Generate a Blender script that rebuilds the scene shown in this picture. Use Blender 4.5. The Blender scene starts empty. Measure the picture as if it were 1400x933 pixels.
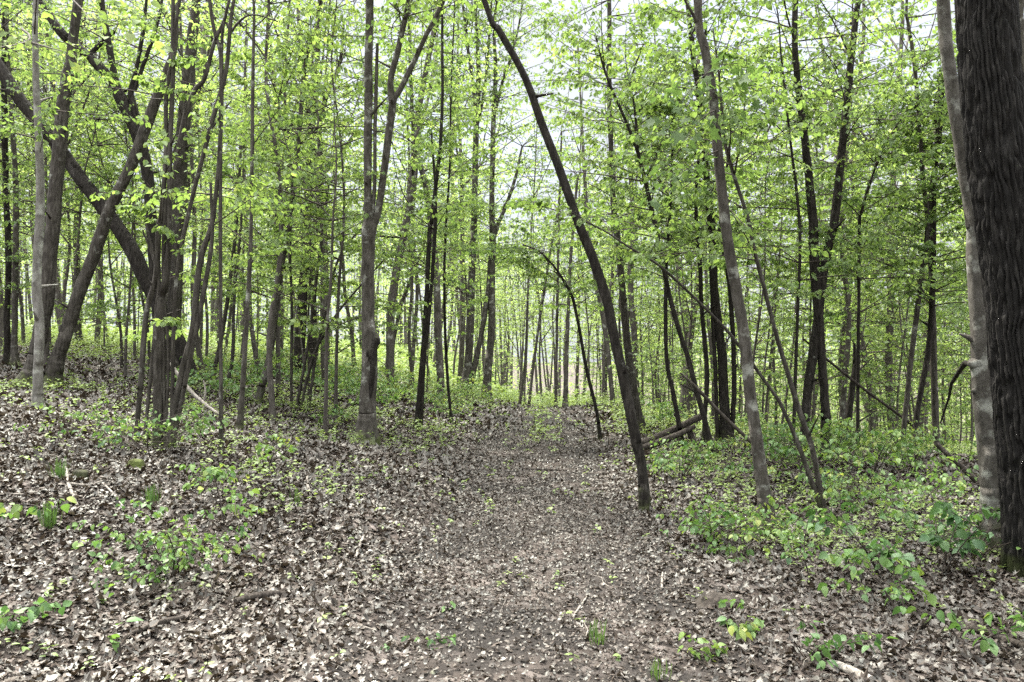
import bpy, math, random
import numpy as np
from math import radians as rad, pi

rng = np.random.default_rng(11)
C = bpy.context.scene.collection
F, HX, HY, CZ = 1020.0, 700.0, 480.0, 1.6      # focal length (photo pixels), horizon point, eye height

# ------------------------------------------------------------------ noise / terrain
_tab = np.random.default_rng(5).random((256, 256))
def vnoise(x, y):
    x = np.asarray(x, float); y = np.asarray(y, float)
    xi = np.floor(x).astype(int); yi = np.floor(y).astype(int)
    fx = x - xi; fy = y - yi
    fx = fx*fx*(3-2*fx); fy = fy*fy*(3-2*fy)
    a = _tab[xi % 256, yi % 256]; b = _tab[(xi+1) % 256, yi % 256]
    c = _tab[xi % 256, (yi+1) % 256]; d = _tab[(xi+1) % 256, (yi+1) % 256]
    return (a*(1-fx)+b*fx)*(1-fy) + (c*(1-fx)+d*fx)*fy
def fbm(x, y, o=3):
    s = 0; a = .5; n = 0
    for i in range(o):
        s = s + a*vnoise(x*2**i+17.3*i, y*2**i+9.1*i); n += a; a *= .5
    return s/n
def sstep(a, b, x):
    t = np.clip((np.asarray(x, float)-a)/(b-a), 0, 1); return t*t*(3-2*t)
def softp(x, k=1.0):
    x = np.asarray(x, float); return np.where(x*k > 30, x, np.log1p(np.exp(np.minimum(x*k, 30)))/k)
def path_u(x, y):
    return x - (-.15 + .05*np.minimum(y, 40) + .12*np.sin(np.asarray(y)*.28))
def H(x, y):
    x = np.asarray(x, float); y = np.asarray(y, float)
    u = path_u(x, y)
    s = softp(-u-1.5, 3)
    left = 2.9*(1-np.exp(-.152*s/2.9))
    z = left
    w = .62*x + .5*y - 10.4
    z = z - 7.5*(1-np.exp(-.30*softp(w, 2)/7.5))*sstep(1.5, 5, u)
    z = z - 5*(1-np.exp(-.11*softp(y-22.5, 1)/5))*sstep(-9, -1, u)
    z = z - .025*softp(u-1.6, 3)*sstep(9, 3, u)
    bank = (sstep(-.85, -1.5, u)*.16)*sstep(4.5, 6.5, y)*sstep(13, 9, y)
    z = z + bank - .05*np.exp(-(u/1.0)**2) - .035*np.exp(-((np.abs(u)-.72)/.2)**2)
    rough = 1 - .6*np.exp(-(u/1.1)**4)
    near = sstep(90, 40, np.hypot(x, y))
    z = z + near*rough*(.30*(fbm(x*.33, y*.33, 2)-.5) + .11*(fbm(x*1.1+40, y*1.1, 2)-.5) + .05*(fbm(x*4+9, y*4, 2)-.5))
    return z
Z0 = float(H(0., 0.))
EYE = Z0 + CZ

def P(px, py, D):
    return np.array([(px-HX)/F*D, D, EYE - (py-HY)/F*D])
_Dg = np.concatenate([np.linspace(2, 14, 1500), np.linspace(14.01, 90, 3000)])
def hit(px, py):
    x = (px-HX)/F*_Dg; z = EYE - (py-HY)/F*_Dg
    below = z <= H(x, _Dg)
    i = int(np.argmax(below)) if below.any() else len(_Dg)-1
    return float(_Dg[i])

# ------------------------------------------------------------------ mesh helpers
class MB:
    """collects tubes and leaf sheets; build() links them as ONE mesh object"""
    def __init__(s):
        s.v = []; s.f = {3: [], 4: []}; s.fm = {3: [], 4: []}; s.a = []; s.n = 0
    def add(s, v, f, mat=0, a=None):
        v = np.asarray(v, float).reshape(-1, 3)
        f = np.asarray(f, int)
        s.v.append(v); s.f[f.shape[1]].append(f+s.n); s.fm[f.shape[1]].append(np.full(len(f), mat))
        s.a.append(np.full(len(v), .5) if a is None else np.asarray(a, float)); s.n += len(v)
    def tube(s, pts, r, sides=6, mat=0, cap=True, rmod=None):
        pts = np.asarray(pts, float); n = len(pts)
        r = np.asarray(r, float)*np.ones(n)
        t = np.gradient(pts, axis=0); t /= np.linalg.norm(t, axis=1)[:, None]+1e-9
        ref = np.array([1., 0, 0]) if abs(t[0][0]) < .8 else np.array([0, 1., 0])
        nn = []
        for i in range(n):
            ref = ref - t[i]*np.dot(ref, t[i]); ref /= np.linalg.norm(ref)+1e-9; nn.append(ref)
        nn = np.array(nn); bb = np.cross(t, nn)
        th = np.arange(sides)*2*pi/sides
        rr = r[:, None]*np.ones((n, sides))
        if rmod is not None: rr = rr*rmod(pts, th)
        v = pts[:, None, :] + rr[:, :, None]*(np.cos(th)[None, :, None]*nn[:, None, :] + np.sin(th)[None, :, None]*bb[:, None, :])
        i, j = np.meshgrid(np.arange(n-1), np.arange(sides), indexing='ij')
        k = (j+1) % sides
        f = np.stack([i*sides+j, i*sides+k, (i+1)*sides+k, (i+1)*sides+j], -1).reshape(-1, 4)
        v = v.reshape(-1, 3)
        s.add(v, f, mat)
        if cap:
            s.add(np.vstack([v[:sides], pts[:1]]), [[(q+1) % sides, q, sides] for q in range(sides)], mat)
            s.add(np.vstack([v[-sides:], pts[-1:]]), [[q, (q+1) % sides, sides] for q in range(sides)], mat)
    def tubes(s, A, sides=3, r0=.004, r1=.001, mat=0):
        """many thin tubes at once: A (n, k, 3)"""
        n, k, _ = A.shape
        if n == 0: return
        d = A[:, -1]-A[:, 0]; d /= np.linalg.norm(d, axis=1)[:, None]+1e-9
        ref = np.where(np.abs(d[:, 2:3]) > .8, [[1., 0, 0]], [[0, 0, 1.]])
        nn = np.cross(d, ref); nn /= np.linalg.norm(nn, axis=1)[:, None]+1e-9
        bb = np.cross(d, nn)
        th = np.arange(sides)*2*pi/sides
        r0 = np.asarray(r0)*np.ones(n); r1 = np.asarray(r1)*np.ones(n)
        tt = np.linspace(0, 1, k)
        rr = r0[:, None]*(1-tt)+r1[:, None]*tt
        off = np.cos(th)[None, :, None]*nn[:, None, :] + np.sin(th)[None, :, None]*bb[:, None, :]
        v = A[:, :, None, :] + rr[:, :, None, None]*off[:, None]
        q, i, j = np.meshgrid(np.arange(n), np.arange(k-1), np.arange(sides), indexing='ij')
        b = q*k*sides; jj = (j+1) % sides
        f = np.stack([b+i*sides+j, b+i*sides+jj, b+(i+1)*sides+jj, b+(i+1)*sides+j], -1).reshape(-1, 4)
        s.add(v.reshape(-1, 3), f, mat)
    def sheets(s, pos, ax, up, L, W, tmpl, tris, mat=0, fold=.25, curl=0., a=None):
        """many leaves: pos base point, ax axis direction, up approx normal"""
        n = len(pos)
        if n == 0: return
        ax = ax/(np.linalg.norm(ax, axis=1)[:, None]+1e-9)
        sd = np.cross(ax, up); sd /= np.linalg.norm(sd, axis=1)[:, None]+1e-9
        no = np.cross(sd, ax)
        tm = np.asarray(tmpl, float)
        L = np.asarray(L)*np.ones(n); W = np.asarray(W)*np.ones(n); curl = np.asarray(curl)*np.ones(n)
        fold = np.asarray(fold)*np.ones(n)
        X = tm[None, :, 1]*L[:, None]; Y = tm[None, :, 0]*W[:, None]
        Zz = fold[:, None]*np.abs(Y) - curl[:, None]*(tm[None, :, 1]**2)*L[:, None]
        v = pos[:, None]+X[..., None]*ax[:, None]+Y[..., None]*sd[:, None]+Zz[..., None]*no[:, None]
        k = tm.shape[0]; tr = np.asarray(tris, int)
        f = (np.arange(n)[:, None, None]*k+tr[None]).reshape(-1, tr.shape[1])
        if a is None: a = rng.random(n)
        s.add(v.reshape(-1, 3), f, mat, np.repeat(a, k))
    def build(s, name, mats, parent=None, origin=None, smooth=True):
        me = bpy.data.meshes.new(name)
        v = np.vstack(s.v)
        if origin is not None: v = v-np.asarray(origin)
        q = np.vstack(s.f[4]) if s.f[4] else np.zeros((0, 4), int)
        t = np.vstack(s.f[3]) if s.f[3] else np.zeros((0, 3), int)
        fm = np.concatenate([*s.fm[4], *s.fm[3]]) if (s.fm[4] or s.fm[3]) else np.zeros(0)
        me.vertices.add(len(v)); me.vertices.foreach_set('co', v.ravel())
        me.loops.add(q.size+t.size)
        me.loops.foreach_set('vertex_index', np.concatenate([q.ravel(), t.ravel()]).astype(np.int32))
        me.polygons.add(len(q)+len(t))
        st = np.concatenate([np.arange(len(q))*4, q.size+np.arange(len(t))*3]).astype(np.int32)
        me.polygons.foreach_set('loop_start', st)
        me.polygons.foreach_set('material_index', fm.astype(np.int32))
        me.polygons.foreach_set('use_smooth', np.full(len(q)+len(t), smooth))
        for m in (mats if isinstance(mats, (list, tuple)) else [mats]): me.materials.append(m)
        at = me.attributes.new('tint', 'FLOAT', 'POINT'); at.data.foreach_set('value', np.concatenate(s.a).astype(np.float32))
        me.update(calc_edges=True)
        o = bpy.data.objects.new(name, me); C.objects.link(o)
        if parent is not None: o.parent = parent
        return o
def tag(o, label, cat, group=None, kind='thing'):
    o['label'] = label; o['category'] = cat; o['kind'] = kind
    if group: o['group'] = group
    return o
def empty(name, loc):
    o = bpy.data.objects.new(name, None); o.location = loc; o.empty_display_size = .2; C.objects.link(o); return o
def copy_tree(src, loc, rz, sc, label=None, group=None):
    r = src.copy(); C.objects.link(r); r.location = loc; r.rotation_euler = (0, 0, rz); r.scale = (sc, sc, sc)
    if label: r['label'] = label
    if group: r['group'] = group
    for ch in list(src.children):
        c = ch.copy(); C.objects.link(c); c.parent = r
    return r

# leaf outlines: (across, along)
OVAL = [(0, 0), (.42, .3), (.36, .66), (0, 1), (-.36, .66), (-.42, .3)]
OVALF = [(0, 1, 2, 3), (0, 3, 4, 5)]
KITE = [(0, 0), (.45, .42), (0, 1), (-.45, .42)]
KITEF = [(0, 1, 2), (0, 2, 3)]
LEAF = [(0, 0), (.26, .1), (.43, .32), (.40, .55), (.24, .8), (0, 1.05), (-.24, .8), (-.40, .55), (-.43, .32), (-.26, .1), (0, .35), (0, .7)]
LEAFF = [(0, 1, 2), (0, 2, 10), (10, 2, 3), (10, 3, 11), (11, 3, 4), (11, 4, 5), (0, 10, 8), (0, 8, 9), (10, 11, 7), (10, 7, 8), (11, 6, 7), (11, 5, 6)]
MAPLE = [(0, .02), (.28, -.08), (.26, .12), (.56, .2), (.40, .36), (.52, .62), (.24, .56), (.16, .72), (0, 1.05), (-.16, .72), (-.24, .56), (-.52, .62), (-.40, .36), (-.56, .2), (-.26, .12), (-.28, -.08), (0, .38)]
MAPLEF = [(i, (i+1) % 16, 16) for i in range(16)]
OAK = [(0, 0), (.1, .15), (.3, .2), (.14, .34), (.42, .46), (.2, .58), (.36, .76), (.14, .84), (0, 1.05), (-.14, .84), (-.36, .76), (-.2, .58), (-.42, .46), (-.14, .34), (-.3, .2), (-.1, .15), (0, .5)]

# ------------------------------------------------------------------ materials
def newmat(name):
    m = bpy.data.materials.new(name); m.use_nodes = True
    nt = m.node_tree; nt.nodes.clear()
    return m, nt
def N(nt, t, **k):
    n = nt.nodes.new(t)
    for a, b in k.items():
        if a in ('operation', 'blend_type', 'data_type', 'attribute_name', 'feature', 'noise_dimensions', 'distribution', 'sky_type', 'musgrave_type', 'interpolation', 'attribute_type', 'wave_type'): setattr(n, a, b)
        else: n.inputs[a.replace('_', ' ')].default_value = b
    return n
def ramp(nt, stops, interp='LINEAR'):
    n = nt.nodes.new('ShaderNodeValToRGB'); n.color_ramp.interpolation = interp
    e = n.color_ramp.elements
    while len(e) < len(stops): e.new(.5)
    for q, (p, c) in zip(e, stops): q.position = p; q.color = (*c, 1)
    return n
def leaf_mat(name, stops, trans=.5, rough=.45, gloss=.06, obj_var=.25):
    m, nt = newmat(name); L = nt.links.new
    at = N(nt, 'ShaderNodeAttribute', attribute_name='tint')
    oi = nt.nodes.new('ShaderNodeObjectInfo')
    mr = N(nt, 'ShaderNodeMath', operation='MULTIPLY_ADD'); mr.inputs[1].default_value = obj_var; mr.inputs[2].default_value = -obj_var*.5
    L(oi.outputs['Random'], mr.inputs[0])
    ad = N(nt, 'ShaderNodeMath', operation='ADD'); ad.use_clamp = True
    L(at.outputs['Fac'], ad.inputs[0]); L(mr.outputs[0], ad.inputs[1])
    cr = ramp(nt, stops); L(ad.outputs[0], cr.inputs[0])
    df = nt.nodes.new('ShaderNodeBsdfDiffuse'); L(cr.outputs[0], df.inputs[0])
    tl = nt.nodes.new('ShaderNodeBsdfTranslucent')
    mx = N(nt, 'ShaderNodeMix', data_type='RGBA', blend_type='MULTIPLY'); mx.inputs[0].default_value = 1
    L(cr.outputs[0], mx.inputs[6]); mx.inputs[7].default_value = (1.14, 1.15, .80, 1)
    L(mx.outputs[2], tl.inputs[0])
    gl = nt.nodes.new('ShaderNodeBsdfGlossy'); gl.inputs['Roughness'].default_value = rough; gl.inputs['Color'].default_value = (.9, .95, .9, 1)
    a = nt.nodes.new('ShaderNodeMixShader'); a.inputs[0].default_value = trans; L(df.outputs[0], a.inputs[1]); L(tl.outputs[0], a.inputs[2])
    b = nt.nodes.new('ShaderNodeMixShader'); b.inputs[0].default_value = gloss; L(a.outputs[0], b.inputs[1]); L(gl.outputs[0], b.inputs[2])
    o = nt.nodes.new('ShaderNodeOutputMaterial'); L(b.outputs[0], o.inputs[0])
    return m
def bark_mat(name, c0, c1, c2, moss=.0, patch=.45, zs=.25, sc=14., bump=.6, lich=(.42, .43, .38)):
    """bark streaked along the stem, with pale lichen patches and moss near the ground"""
    m, nt = newmat(name); L = nt.links.new
    tc = nt.nodes.new('ShaderNodeTexCoord')
    mp = nt.nodes.new('ShaderNodeMapping'); mp.inputs['Scale'].default_value = (1, 1, zs); L(tc.outputs['Object'], mp.inputs[0])
    n1 = N(nt, 'ShaderNodeTexNoise', Scale=sc*1.6, Detail=6., Roughness=.65); L(mp.outputs[0], n1.inputs['Vector'])
    v1 = N(nt, 'ShaderNodeTexVoronoi', feature='DISTANCE_TO_EDGE', Scale=sc); L(mp.outputs[0], v1.inputs['Vector'])
    cr = ramp(nt, [(.28, c0), (.5, c1), (.75, c2)]); L(n1.outputs[0], cr.inputs[0])
    n2 = N(nt, 'ShaderNodeTexNoise', Scale=5., Detail=5., Roughness=.6); L(tc.outputs['Object'], n2.inputs['Vector'])
    pr = ramp(nt, [(patch+.12, (0, 0, 0)), (patch+.24, (1, 1, 1))]); L(n2.outputs[0], pr.inputs[0])
    mx = N(nt, 'ShaderNodeMix', data_type='RGBA'); L(cr.outputs[0], mx.inputs[6]); mx.inputs[7].default_value = (*lich, 1)
    pm = N(nt, 'ShaderNodeMath', operation='MULTIPLY'); pm.inputs[1].default_value = .5; L(pr.outputs[0], pm.inputs[0]); L(pm.outputs[0], mx.inputs[0])
    col = mx.outputs[2]
    if moss > 0:
        sp = nt.nodes.new('ShaderNodeSeparateXYZ'); L(tc.outputs['Object'], sp.inputs[0])
        n3 = N(nt, 'ShaderNodeTexNoise', Scale=9., Detail=3.); L(tc.outputs['Object'], n3.inputs['Vector'])
        ma = N(nt, 'ShaderNodeMath', operation='MULTIPLY_ADD'); L(sp.outputs[2], ma.inputs[0]); ma.inputs[1].default_value = -1.1; L(n3.outputs[0], ma.inputs[2])
        mr_ = ramp(nt, [(.25, (0, 0, 0)), (.5, (moss, moss, moss))]); L(ma.outputs[0], mr_.inputs[0])
        m2 = N(nt, 'ShaderNodeMix', data_type='RGBA'); L(mr_.outputs[0], m2.inputs[0]); L(col, m2.inputs[6]); m2.inputs[7].default_value = (.075, .095, .025, 1)
        col = m2.outputs[2]
    ba = N(nt, 'ShaderNodeMath', operation='MULTIPLY_ADD'); L(v1.outputs[0], ba.inputs[0]); ba.inputs[1].default_value = 1.2; L(n1.outputs[0], ba.inputs[2])
    bp = nt.nodes.new('ShaderNodeBump'); bp.inputs['Strength'].default_value = bump; bp.inputs['Distance'].default_value = .025; L(ba.outputs[0], bp.inputs['Height'])
    bs = nt.nodes.new('ShaderNodeBsdfPrincipled'); bs.inputs['Roughness'].default_value = .9; bs.inputs['Specular IOR Level'].default_value = .15
    L(col, bs.inputs['Base Color']); L(bp.outputs[0], bs.inputs['Normal'])
    o = nt.nodes.new('ShaderNodeOutputMaterial'); L(bs.outputs[0], o.inputs[0])
    return m
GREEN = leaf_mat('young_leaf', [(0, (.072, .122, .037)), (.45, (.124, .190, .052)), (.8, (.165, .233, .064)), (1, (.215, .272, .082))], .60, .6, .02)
GREENF = leaf_mat('far_leaf_brightened', [(0, (.175, .25, .080)), (.5, (.225, .31, .10)), (1, (.29, .36, .135))], .66, .6, .02)  # leaf colour raised to make up for light lost deep in the woods
PLANT = leaf_mat('plant_leaf', [(0, (.045, .105, .035)), (.5, (.09, .17, .04)), (.85, (.15, .225, .05)), (1, (.26, .30, .07))], .45, .55, .03)
COVER = leaf_mat('ground_cover_leaf', [(0, (.105, .16, .045)), (.5, (.17, .235, .065)), (1, (.21, .26, .08))], .45, .55, .03)
GRASS = leaf_mat('grass_blade', [(0, (.04, .09, .02)), (1, (.11, .18, .04))], .4)
LITTER = leaf_mat('dead_leaf', [(0, (.016, .0102, .0078)), (.3, (.036, .0240, .0185)), (.6, (.062, .046, .0375)), (.85, (.096, .077, .065)), (1, (.155, .132, .116))], .10, .5, .05, 0)
BK = {
 'grey': bark_mat('grey_bark', (.024, .021, .017), (.056, .050, .042), (.115, .105, .092), .7, .44, .3, 12, .5),
 'pale': bark_mat('pale_bark', (.065, .06, .053), (.13, .122, .11), (.24, .23, .21), .4, .40, .35, 10, .3),
 'brown': bark_mat('brown_bark', (.018, .0155, .0128), (.047, .0415, .035), (.10, .091, .079), .5, .50, .2, 16, .9),
 'dark': bark_mat('dark_bark', (.008, .007, .006), (.021, .018, .015), (.05, .044, .038), .3, .56, .22, 18, 1.),
 'oak': bark_mat('furrowed_bark', (.004, .0037, .0034), (.012, .011, .010), (.036, .033, .030), .3, .60, .2, 20, .6),
 'dead': bark_mat('weathered_wood', (.09, .08, .07), (.20, .18, .155), (.38, .35, .31), 0, .5, .12, 20, .6),
 'log': bark_mat('fallen_bark', (.015, .012, .010), (.042, .035, .029), (.09, .078, .067), 0, .56, .2, 18, 1.),
 'smooth': bark_mat('smooth_grey_bark', (.034, .031, .026), (.070, .064, .055), (.12, .112, .099), .4, .42, .5, 9, .4),
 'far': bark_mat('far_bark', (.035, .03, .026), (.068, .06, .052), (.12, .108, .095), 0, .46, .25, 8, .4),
}
TWIG = bark_mat('twig_bark', (.022, .018, .014), (.045, .037, .031), (.08, .067, .057), 0, .6, .3, 30, .2)

def ground_mat(name, soil, mixlo):
    m, nt = newmat(name); L = nt.links.new
    tc = nt.nodes.new('ShaderNodeTexCoord')
    n0 = N(nt, 'ShaderNodeTexNoise', Scale=7., Detail=3.); L(tc.outputs['Object'], n0.inputs['Vector'])
    wv = N(nt, 'ShaderNodeMix', data_type='VECTOR'); wv.inputs[0].default_value = .06; L(tc.outputs['Object'], wv.inputs[4]); L(n0.outputs[1], wv.inputs[5])
    v = N(nt, 'ShaderNodeTexVoronoi', Scale=13., Randomness=1.); L(wv.outputs[1], v.inputs['Vector'])
    v2 = N(nt, 'ShaderNodeTexVoronoi', feature='DISTANCE_TO_EDGE', Scale=13.); L(wv.outputs[1], v2.inputs['Vector'])
    sx = nt.nodes.new('ShaderNodeSeparateColor'); L(v.outputs['Color'], sx.inputs[0])
    cr = ramp(nt, [(0, (.016, .012, .010)), (.4, (.045, .035, .029)), (.75, (.09, .073, .063)), (1, (.17, .145, .13))]); L(sx.outputs[0], cr.inputs[0])
    n1 = N(nt, 'ShaderNodeTexNoise', Scale=1.3, Detail=5., Roughness=.6); L(tc.outputs['Object'], n1.inputs['Vector'])
    n2 = N(nt, 'ShaderNodeTexNoise', Scale=45., Detail=4., Roughness=.7); L(tc.outputs['Object'], n2.inputs['Vector'])
    sr = ramp(nt, [(.3, tuple(c*.55 for c in soil)), (.7, tuple(c*1.5 for c in soil))]); L(n2.outputs[0], sr.inputs[0])
    mr = ramp(nt, [(mixlo, (0, 0, 0)), (mixlo+.25, (1, 1, 1))]); L(n1.outputs[0], mr.inputs[0])
    mx = N(nt, 'ShaderNodeMix', data_type='RGBA'); L(mr.outputs[0], mx.inputs[0]); L(sr.outputs[0], mx.inputs[6]); L(cr.outputs[0], mx.inputs[7])
    bp = nt.nodes.new('ShaderNodeBump'); bp.inputs['Strength'].default_value = .8; bp.inputs['Distance'].default_value = .03
    ad = N(nt, 'ShaderNodeMath', operation='MULTIPLY_ADD'); L(sx.outputs[1], ad.inputs[0]); ad.inputs[1].default_value = .6; L(n2.outputs[0], ad.inputs[2]); L(ad.outputs[0], bp.inputs['Height'])
    bs = nt.nodes.new('ShaderNodeBsdfPrincipled'); bs.inputs['Roughness'].default_value = .9; bs.inputs['Specular IOR Level'].default_value = .2
    L(mx.outputs[2], bs.inputs['Base Color']); L(bp.outputs[0], bs.inputs['Normal'])
    o = nt.nodes.new('ShaderNodeOutputMaterial'); L(bs.outputs[0], o.inputs[0])
    return m
GROUND = ground_mat('forest_floor', (.026, .021, .018), .34)
PATHM = ground_mat('trodden_soil', (.020, .0172, .015), .42)

# ------------------------------------------------------------------ setting
def grid_obj(name, xs, ys, zf, mat):
    X, Y = np.meshgrid(xs, ys)
    b = MB(); nx, ny = len(xs), len(ys)
    i, j = np.meshgrid(np.arange(ny-1), np.arange(nx-1), indexing='ij')
    f = np.stack([i*nx+j, i*nx+j+1, (i+1)*nx+j+1, (i+1)*nx+j], -1).reshape(-1, 4)
    Xp, Yp, Zp = zf(X, Y)
    b.add(np.stack([Xp, Yp, Zp], -1).reshape(-1, 3), f)
    o = b.build(name, mat); o['kind'] = 'structure'; return o
k = np.linspace(-1, 1, 601)
xs = np.sinh(k*6.2)/np.sinh(6.2)*700
yk = np.linspace(0, 1, 521)
ys = np.concatenate([[-300, -120, -50, -20, -8, -3], -1+np.sinh(yk*5.4)/np.sinh(5.4)*900])
grid_obj('ground', xs, ys, lambda X, Y: (X, Y, H(X, Y)), GROUND)
us = np.linspace(-1.15, 1.15, 36); ysp = np.linspace(-2, 40, 420)
def pathf(U, Y):
    e = 1 + .18*(fbm(Y*.9, U*0+3, 2)-.5)*2
    X = U*e + (-.15 + .05*np.minimum(Y, 40) + .12*np.sin(Y*.28))
    return X, Y, H(X, Y)+.006
grid_obj('path', us, ysp, pathf, PATHM)

# leaf litter: uncountable dead leaves lying on the floor
def litter():
    b = MB()
    def batch(n, ylo, yhi, smin, smax, tmpl, tris, keep_path=1.):
        y = np.sqrt(rng.random(n)*(yhi**2-ylo**2)+ylo**2)
        x = (rng.random(n)*2-1)*(.74*y+.8)
        u = path_u(x, y)
        onp = np.exp(-(u/1.0)**4)
        worn = np.exp(-((u-.15)/.55)**2)*(.35+.65*sstep(.4, .65, fbm(x*.8, y*.5, 2)))
        clump = sstep(.22, .55, fbm(x*1.2+7, y*1.2+3, 3))
        worn = worn*sstep(4.2, 6.5, y)
        keep = rng.random(n) < (1-.3*worn)*(.62+.38*clump)
        keep &= ~((np.abs(u+1.17) < .12) & (y > 5.) & (y < 12) & (rng.random(n) < .3))
        x, y, u = x[keep], y[keep], u[keep]; n = len(x)
        s = rng.uniform(smin, smax, n)*(1-.42*np.exp(-(u/1.0)**4))
        lift = np.abs(rng.normal(0, .009, n))+.005
        pos = np.stack([x, y, H(x, y)+lift], -1)
        az = rng.uniform(0, 2*pi, n); til = rng.normal(0, .24, n)
        ax = np.stack([np.cos(az)*np.cos(til), np.sin(az)*np.cos(til), np.abs(np.sin(til))], -1)
        up = np.stack([rng.normal(0, .38, n), rng.normal(0, .38, n), np.ones(n)], -1)
        tone = np.clip(rng.beta(1.35, 1.6, n)*.95+.25*(fbm(x*.7+90, y*.7, 2)-.5), 0, 1)
        b.sheets(pos, ax, up, s, s*rng.uniform(.65, 1.1, n), tmpl, tris, 0, rng.normal(.1, .42, n), rng.normal(.12, .5, n), tone)
    batch(21000, 2.4, 8.5, .024, .062, MAPLE, MAPLEF)
    batch(21000, 2.4, 8.5, .028, .068, OAK, MAPLEF)
    batch(50000, 2.4, 9.5, .02, .055, LEAF, LEAFF)
    batch(80000, 2.4, 8.5, .012, .034, KITE, KITEF)
    batch(120000, 8.0, 17., .034, .075, OVAL, OVALF)
    batch(70000, 15., 36., .08, .14, OVAL, OVALF)
    o = b.build('leaf_litter', LITTER, smooth=False)
    tag(o, 'brown and grey dead leaves covering the woodland floor', 'leaf litter', kind='stuff')
litter()
def twig_litter():
    b = MB(); n = 2600
    y = np.sqrt(rng.random(n)*(20**2-2.4**2)+2.4**2); x = (rng.random(n)*2-1)*(.74*y+.5)
    u = path_u(x, y); k_ = rng.random(n) < np.where(np.abs(u) < 1, .45, 1); x, y = x[k_], y[k_]; n = len(x)
    L = rng.uniform(.06, .42, n)*rng.uniform(.4, 1, n); az = rng.uniform(0, 2*pi, n)
    t = np.linspace(-.5, .5, 4)
    kink = rng.normal(0, .09, (n, 4))
    X = x[:, None]+np.cos(az)[:, None]*L[:, None]*t-np.sin(az)[:, None]*L[:, None]*kink
    Y = y[:, None]+np.sin(az)[:, None]*L[:, None]*t+np.cos(az)[:, None]*L[:, None]*kink
    Z = H(X, Y)+.014+np.abs(rng.normal(0, .012, (n, 4)))
    A = np.stack([X, Y, Z], -1); h = n*2//3
    b.tubes(A[:h], 5, rng.uniform(.0018, .0055, h), .001, 0); b.tubes(A[h:], 5, rng.uniform(.0018, .005, n-h), .001, 1)
    o = b.build('twig_litter', [BK['dead'], TWIG])
    tag(o, 'small fallen twigs scattered among the dead leaves', 'twigs', kind='stuff')
twig_litter()

# low green seedlings that nobody could count
def cover_density(x, y):
    u = path_u(x, y)
    n = sstep(.38, .66, fbm(x*.55+3, y*.55+8, 3))
    r = sstep(1.2, 2.4, u)*sstep(3.4, 7., y)*(.16+.75*n)
    l = sstep(-1.25, -1.9, u)*sstep(8., 12, y)*(.15+.75*n)*.5*sstep(-8, -2.5, x)
    far = sstep(17, 26, y)*sstep(.8, 1.6, np.abs(u))*(.25+.6*n)
    mid = sstep(11, 17, y)*np.exp(-((u-.1)/.3)**2)*(.15+.8*n)
    near = sstep(.9, 1.8, np.abs(u))*.30*sstep(.42, .7, fbm(x*.9+60, y*.9, 2))+.03
    return np.clip(r+l+far+near+mid, 0, 1.2)
def ground_cover():
    b = MB()
    def batch(n, ylo, yhi, ls, hmax, nl, tm, tf):
        y = np.sqrt(rng.random(n)*(yhi**2-ylo**2)+ylo**2)
        x = (rng.random(n)*2-1)*(.74*y+.6)
        k = rng.random(n) < cover_density(x, y)
        x, y = x[k], y[k]; n = len(x)
        h = rng.uniform(.03, hmax, n)
        base = np.stack([x, y, H(x, y)], -1)
        top = base + np.stack([rng.normal(0, .04, n), rng.normal(0, .04, n), h], -1)
        b.tubes(np.stack([base-[0, 0, .02], top], 1), 3, .0022, .0012, 1)
        tone = np.clip(rng.normal(.5, .2, n), 0, 1)
        for q in range(nl):
            az = rng.uniform(0, 2*pi, n); lev = rng.uniform(.55, 1, n)
            pos = base + (top-base)*lev[:, None]
            ax = np.stack([np.cos(az), np.sin(az), rng.uniform(-.35, .45, n)], -1)
            up = np.stack([rng.normal(0, .25, n), rng.normal(0, .25, n), np.ones(n)], -1)
            L = rng.uniform(ls*.6, ls*1.25, n)
            pos = pos + ax*(L*.35)[:, None]
            b.sheets(pos, ax, up, L, L*rng.uniform(.6, .9, n), tm, tf, 0, .2, .25, np.clip(tone+rng.normal(0, .12, n), 0, 1))
    batch(4200, 2.6, 9., .030, .14, 5, LEAF, LEAFF)
    batch(12000, 6., 15., .042, .26, 6, OVAL, OVALF)
    batch(16000, 13., 38., .08, .40, 6, KITE, KITEF)
    batch(34000, 30., 80., .22, 1.1, 6, KITE, KITEF)
    batch(9000, 14., 34., .07, .7, 7, OVAL, OVALF)
    o = b.build('ground_cover', [COVER, TWIG])
    tag(o, 'low green seedlings spread over the woodland floor beside the path', 'ground cover', kind='stuff')
ground_cover()

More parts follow.
